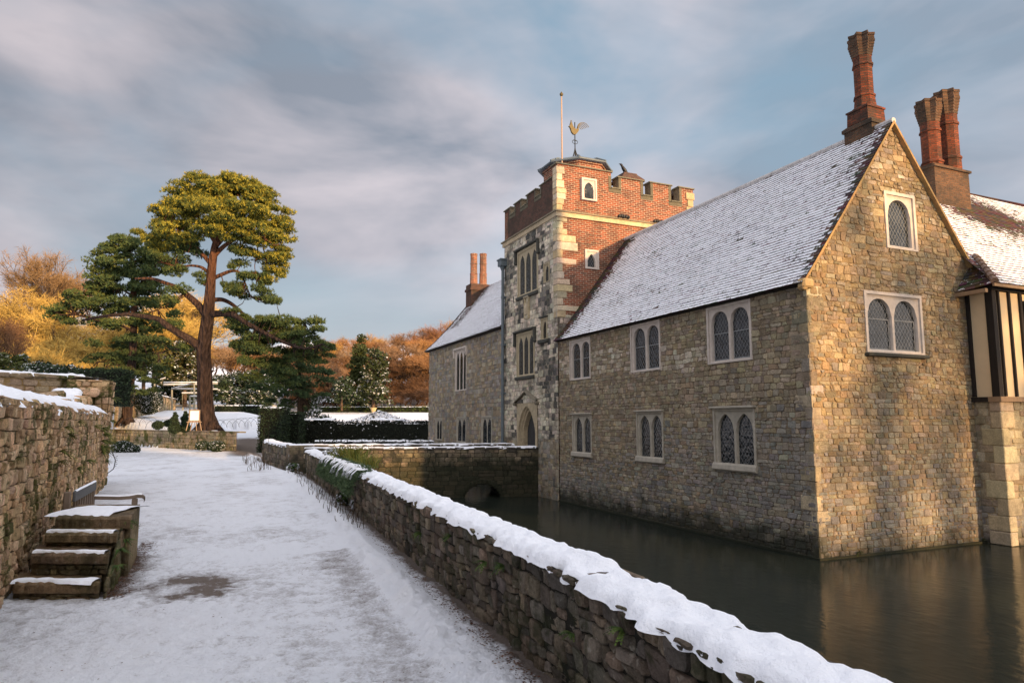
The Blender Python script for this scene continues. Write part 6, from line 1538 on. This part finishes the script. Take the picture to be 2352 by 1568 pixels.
# bench and gate at lawn top
gt = thing('park_bench', AT(575, 940, 61), 'tiny far wooden bench between clipped hedges at the top of the lawn', 'bench'); g0 = AT(575, 942, 61)
for dx in (-.6, .6): MB().obox(g0+RT*dx+np.array((0, 0, .2)), (.08, .4, .5)).build('leg', M_POST, gt)
MB().obox(g0+np.array((0, 0, .42)), (1.4, .4, .05), -AZ).build('seat', M_POST, gt); MB().obox(g0+np.array((0, .2, .75)), (1.4, .05, .3), -AZ).build('backrest', M_POST, gt)

# ---- plants on and below the moat wall
rnd = random.Random(61)
def stalks(mb, p, n, h, spread, col, lean=.3, w=.004):
    for k in range(n):
        q = np.array(p)+np.array((rnd.gauss(0, spread), rnd.gauss(0, spread), 0)); t = q+np.array((rnd.gauss(0, lean)*h, rnd.gauss(0, lean)*h, h*rnd.uniform(.6, 1.1)))
        mb.tube([q, (q+t)/2+np.array((rnd.gauss(0, .02), 0, .02)), t], [w, w, w*.6], 3, c=pick(rnd, col), cap=False)
mb = MB()
for k in range(150):
    y = rnd.uniform(10.5, 23); x = mwx(y)-rnd.uniform(.12, .55); stalks(mb, (x, y, -.02), 1, .24, .02, [(.10, .07, .045), (.06, .045, .03)], .12, .006)
for k in range(60):
    y = rnd.uniform(24, 31); x = 2.0-rnd.uniform(.1, .9); stalks(mb, (x, y, -.02), 1, .3, .02, [(.10, .07, .045)], .12, .008)
tag(mb.build('dry_stalks', leaf_mat('stalks')), 'dry brown flower stalks poking from the snow along the wall foot', 'plants', kind='stuff')
def clump(name, label, p, r, n, cols, snow=0, card=.02, up=.3, cat='plant', group=None, flat=.7):
    u = rng.normal(size=(n, 3)); u /= np.linalg.norm(u, axis=1)[:, None]; u *= rng.uniform(.6, 1, (n, 1)); C = np.array(p)+u*np.array(r); C[:, 2] = np.maximum(C[:, 2], p[2]-r[2]*.9)
    V, c = cards(C, card, cols, flat, rng, snow); o = tri_obj(name, V, c, M_LEAF, None, 4); tag(o, label, cat, group); return o
for k, u in enumerate((11.3, 12.0, 12.7, 13.4, 14.1, 15.0, 15.9)):
    x, y, nx, ny = mwp(u); V = []; C = []
    n = 900; t = rng.random((n, 1)); a = rng.normal(0, .16, (n, 1)); R = .20+.05*rng.random((n, 1))
    px = x+nx*(-.10+.34*np.sin(t*1.7)); py = y+a+.1*t; pz = .80-.42*t**1.6+.02*rng.normal(size=(n, 1)); P_ = np.concatenate([px+.03*rng.normal(size=(n, 1)), py, pz], 1)
    V, C = tufts(P_, 2, .09, .006, [(.07, .11, .05), (.10, .14, .07), (.05, .08, .04)], up=-.2, rng=rng, droop=.4); o = tri_obj('rosemary', V, C, M_LEAF); tag(o, 'trailing grey-green cushion plant draped over the moat wall under streaks of snow', 'plant', 'cushion plants on the moat wall')
    for j in range(3):
        b0 = (x-nx*.05, y-.2+j*.17+rnd.uniform(-.07, .07), .80); q_ = rnd.uniform(.35, 1.); ribbon('snow', [b0, (b0[0]+nx*.17, b0[1]+.06, .80), (b0[0]+nx*(.17+.12*q_), b0[1]+.06+.05*q_, .80-.11*q_), (b0[0]+nx*(.17+.16*q_), b0[1]+.06+.1*q_, .80-.24*q_)], rnd.uniform(.018, .04), .02, o, n=5, step=.03, lump=.02, droop=.02, ragged=.3)
y0 = AT(808, 1058, 15.3); mb = MB(); stalks(mb, (y0[0], y0[1], .72), 190, .34, .16, YGR, .45, .006); tag(mb.build('feathery_plant', M_LEAF), 'larger yellow-green feathery plant spilling over the top of the moat wall', 'plant')
yy0 = AT(845, 1075, 13.5); mb = MB(); stalks(mb, (yy0[0], yy0[1], .70), 110, .26, .12, YGR, .45, .005); tag(mb.build('feathery_plant', M_LEAF), 'smaller yellow-green feathery plant on the moat wall, nearer than the larger one', 'plant')
cc = AT(765, 1050, 17); clump('shrub', 'snow-dusted low shrub sitting on the moat wall before the feathery plant', (cc[0], cc[1], .83), (.22, .9, .12), 700, [(.82, .84, .9), (.8, .82, .88), (.12, .08, .04), (.05, .06, .02)], card=.035, flat=.9)
for k, (x, y, w, r, lb) in enumerate(((790, 1148, 11.2, .17, 'broad-leaved green plant in the snow at the foot of the moat wall'), (818, 1160, 10.9, .14, 'small snow-covered plant at the foot of the moat wall beside the broad-leaved one'), (650, 1060, 24, .25, 'frosted leafy plant by the bridge pier foot'), (672, 1075, 23, .2, 'frosted small plant at the foot of the pier'))):
    c = PZ(x, y+10, .0); clump('plant', lb, (c[0], c[1], r*.7), (r, r, r*.8), 260, [(.04, .07, .02), (.05, .08, .025), (.8, .82, .88)] if k != 1 else [(.8, .82, .88), (.82, .84, .9), (.05, .06, .02)], card=.045 if k < 2 else .06)
# saplings by the hedge block
mb = MB(); s0 = PZ(608+0, 1075, 0)
for k, (x, yb, yt, w) in enumerate([(608, 1078, 1005, 29)]): stalks(mb, PZ(x, yb, 0), 4, 1.7, .04, [(.07, .05, .035)], .05, .006)
tag(mb.build('sapling', leaf_mat('sapling_bark')), 'thin bare sapling in front of the tall hedge block', 'sapling')
for x, w, lb in ((1970, 0, 'small fern clump at the waterline under the gable'), (2090, 0, 'tiny tuft of weeds on the ledge at the gable waterline')):
    c = PY(x if x == 1970 else 2290-30, 1262, YG-.05); mb = MB()
    for j in range(5): fern_mesh(mb, (c[0], YG-.05, WATER+.08), (0, -1, 0), .12 if x == 1970 else .07, 6, [(.03, .04, .02), (.05, .06, .02)], rnd)
    tag(mb.build('fern', M_LEAF), lb, 'fern')
# ledge at the waterline
led = MB(); led.box((XF-.07, YG-.07, WATER-.2), (14.5, YG, WATER+.035), (.14, .12, .08)); led.box((XF-.07, YG-.07+.07, WATER-.2), (XF, YT0, WATER+.03), (.08, .075, .05)); led.build('plinth', M_BRG, R1)

# ---- unseen trees added behind the camera to shade the foreground
def shade_tree(x, y, h, r, n=9000):
    root = thing('evergreen_tree', (x, y, 0), 'unseen dark evergreen added behind the viewpoint to cast shade', 'tree', 'shade trees added behind the viewpoint')
    MB().tube([(x, y, -.5), (x, y, h*.8)], [.5, .12], 8).build('trunk', M_BARK, root)
    z = rng.random(n); R = r*np.where(z < .12, z/.12, (1-(z-.12)/.88)**.45); a = rng.uniform(0, 2*pi, n); q = rng.uniform(.2, 1, n)**.5
    C = np.stack([x+R*q*np.cos(a), y+R*q*np.sin(a), .5+z*h], 1); V, c = cards(C, .42, DK, .2, rng); tri_obj('crown', V, c, M_LEAF, root, 4)
for a in [(-14, -26, 15, 5.5), (-7, -27, 18, 5.5), (0, -26, 20, 5.5), (5, -28, 21, 5.5), (10, -27, 21, 5.5), (14.8, -28, 21, 5.0), (3, -22, 19, 5), (9, -21, 19, 4.6), (23.5, -30, 22, 4.5, 330), (24.5, -27, 11, 4.5, 520)]: shade_tree(*a)

# ================================================================ light, sky, camera
SUN_AZ, SUN_EL = radians(17), radians(9.5)          # azimuth east of the -Y direction
sd = Vector((sin(SUN_AZ)*cos(SUN_EL), -cos(SUN_AZ)*cos(SUN_EL), sin(SUN_EL)))
L = bpy.data.lights.new('sun', 'SUN'); L.energy = 5.0; L.angle = radians(1.2); L.color = (1, .63, .30)
lo = bpy.data.objects.new('sun', L); COL.objects.link(lo); lo.rotation_euler = (-sd).to_track_quat('-Z', 'Y').to_euler(); lo.location = (0, 0, 40)
w = bpy.data.worlds.new('World'); scene.world = w; w.use_nodes = True; nt = w.node_tree; nt.nodes.clear()
def N(t, **k):
    x = nt.nodes.new(t)
    for a, v in k.items(): setattr(x, a, v)
    return x
out = N('ShaderNodeOutputWorld'); bg = N('ShaderNodeBackground'); bg.inputs['Strength'].default_value = .1; nt.links.new(bg.outputs[0], out.inputs[0])
sky = N('ShaderNodeTexSky', sky_type='NISHITA'); sky.sun_disc = False; sky.sun_elevation = SUN_EL; sky.sun_rotation = pi-SUN_AZ; sky.air_density = 1.2; sky.dust_density = 1.5
tc = N('ShaderNodeTexCoord')
def wn(sc, det, rg, s3, off=(0, 0, 0), dist=0):
    mp = N('ShaderNodeMapping'); mp.inputs['Scale'].default_value = s3; mp.inputs['Location'].default_value = off; mp.inputs['Rotation'].default_value = (0, 0, AZ); nt.links.new(tc.outputs['Generated'], mp.inputs[0])
    x = N('ShaderNodeTexNoise'); x.inputs['Scale'].default_value = sc; x.inputs['Detail'].default_value = det; x.inputs['Roughness'].default_value = rg; x.inputs['Distortion'].default_value = dist; nt.links.new(mp.outputs[0], x.inputs['Vector']); return x.outputs['Fac']
def MR(f, a, b, c=0, d=1):
    x = N('ShaderNodeMapRange'); x.inputs[1].default_value = a; x.inputs[2].default_value = b; x.inputs[3].default_value = c; x.inputs[4].default_value = d; nt.links.new(f, x.inputs[0]); return x.outputs[0]
def MX(f, a, b, mode='MIX'):
    x = N('ShaderNodeMix', data_type='RGBA', blend_type=mode); 
    for s, v in ((0, f), (6, a), (7, b)):
        if hasattr(v, 'is_linked'): nt.links.new(v, x.inputs[s])
        else: x.inputs[s].default_value = v if not hasattr(v, '__len__') else (*v, 1)
    return x.outputs[2]
def MA(op, a, b):
    x = N('ShaderNodeMath', operation=op)
    for s, v in ((0, a), (1, b)):
        if hasattr(v, 'is_linked'): nt.links.new(v, x.inputs[s])
        else: x.inputs[s].default_value = v
    return x.outputs[0]
sep = N('ShaderNodeSeparateXYZ'); nt.links.new(tc.outputs['Generated'], sep.inputs[0])
blue = MX(.65, sky.outputs[0], (2.2, 3.5, 4.7))
n1 = wn(1.55, 5, .5, (1, 1, 2.2), (.35, .9, .1), .35); n2 = wn(2.6, 5, .52, (1, 1, 2.6), (2.4, 1, .3), .3)
cov = MR(n1, .30, .55)
grey = MX(MR(n2, .36, .66), (2.2, 2.5, 3.05), (5.3, 4.9, 5.25))
cl = MX(cov, blue, grey)
west = N('ShaderNodeVectorMath', operation='DOT_PRODUCT'); nt.links.new(tc.outputs['Generated'], west.inputs[0]); west.inputs[1].default_value = tuple(-RT*.8+np.array((0, 0, .6)))
v0 = N('ShaderNodeVectorMath', operation='SCALE'); nt.links.new(cl, v0.inputs[0]); nt.links.new(MR(west.outputs['Value'], .15, .85, 1.0, .72), v0.inputs['Scale']); cl = v0.outputs[0]
# warmer and paler low down
cl = MX(MR(sep.outputs[2], .24, .0, 0, .7), cl, (4.9, 4.6, 4.9))
# sky boosted overhead and round the low sun, added as fill light
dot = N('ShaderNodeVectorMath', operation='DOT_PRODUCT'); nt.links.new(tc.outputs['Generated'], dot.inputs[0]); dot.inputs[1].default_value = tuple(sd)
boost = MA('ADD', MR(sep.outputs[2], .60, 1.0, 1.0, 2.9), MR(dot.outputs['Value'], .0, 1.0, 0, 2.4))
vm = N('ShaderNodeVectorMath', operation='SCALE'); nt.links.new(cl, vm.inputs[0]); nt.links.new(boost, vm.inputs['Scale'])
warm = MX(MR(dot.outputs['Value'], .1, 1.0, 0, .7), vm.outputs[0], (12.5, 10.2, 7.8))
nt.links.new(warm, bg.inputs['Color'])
cam = bpy.data.cameras.new('camera'); cam.lens = 24; cam.sensor_width = 36; cam.clip_end = 2000; cam.clip_start = .05
co = bpy.data.objects.new('camera', cam); COL.objects.link(co); co.location = tuple(CAM); co.rotation_euler = (pi/2+PIT, 0, -AZ); scene.camera = co
vs = scene.view_settings; vs.view_transform = 'Standard'; vs.look = 'None'; vs.exposure = 0.55; vs.gamma = 1
scene.render.engine = 'CYCLES'; scene.cycles.max_bounces = 6
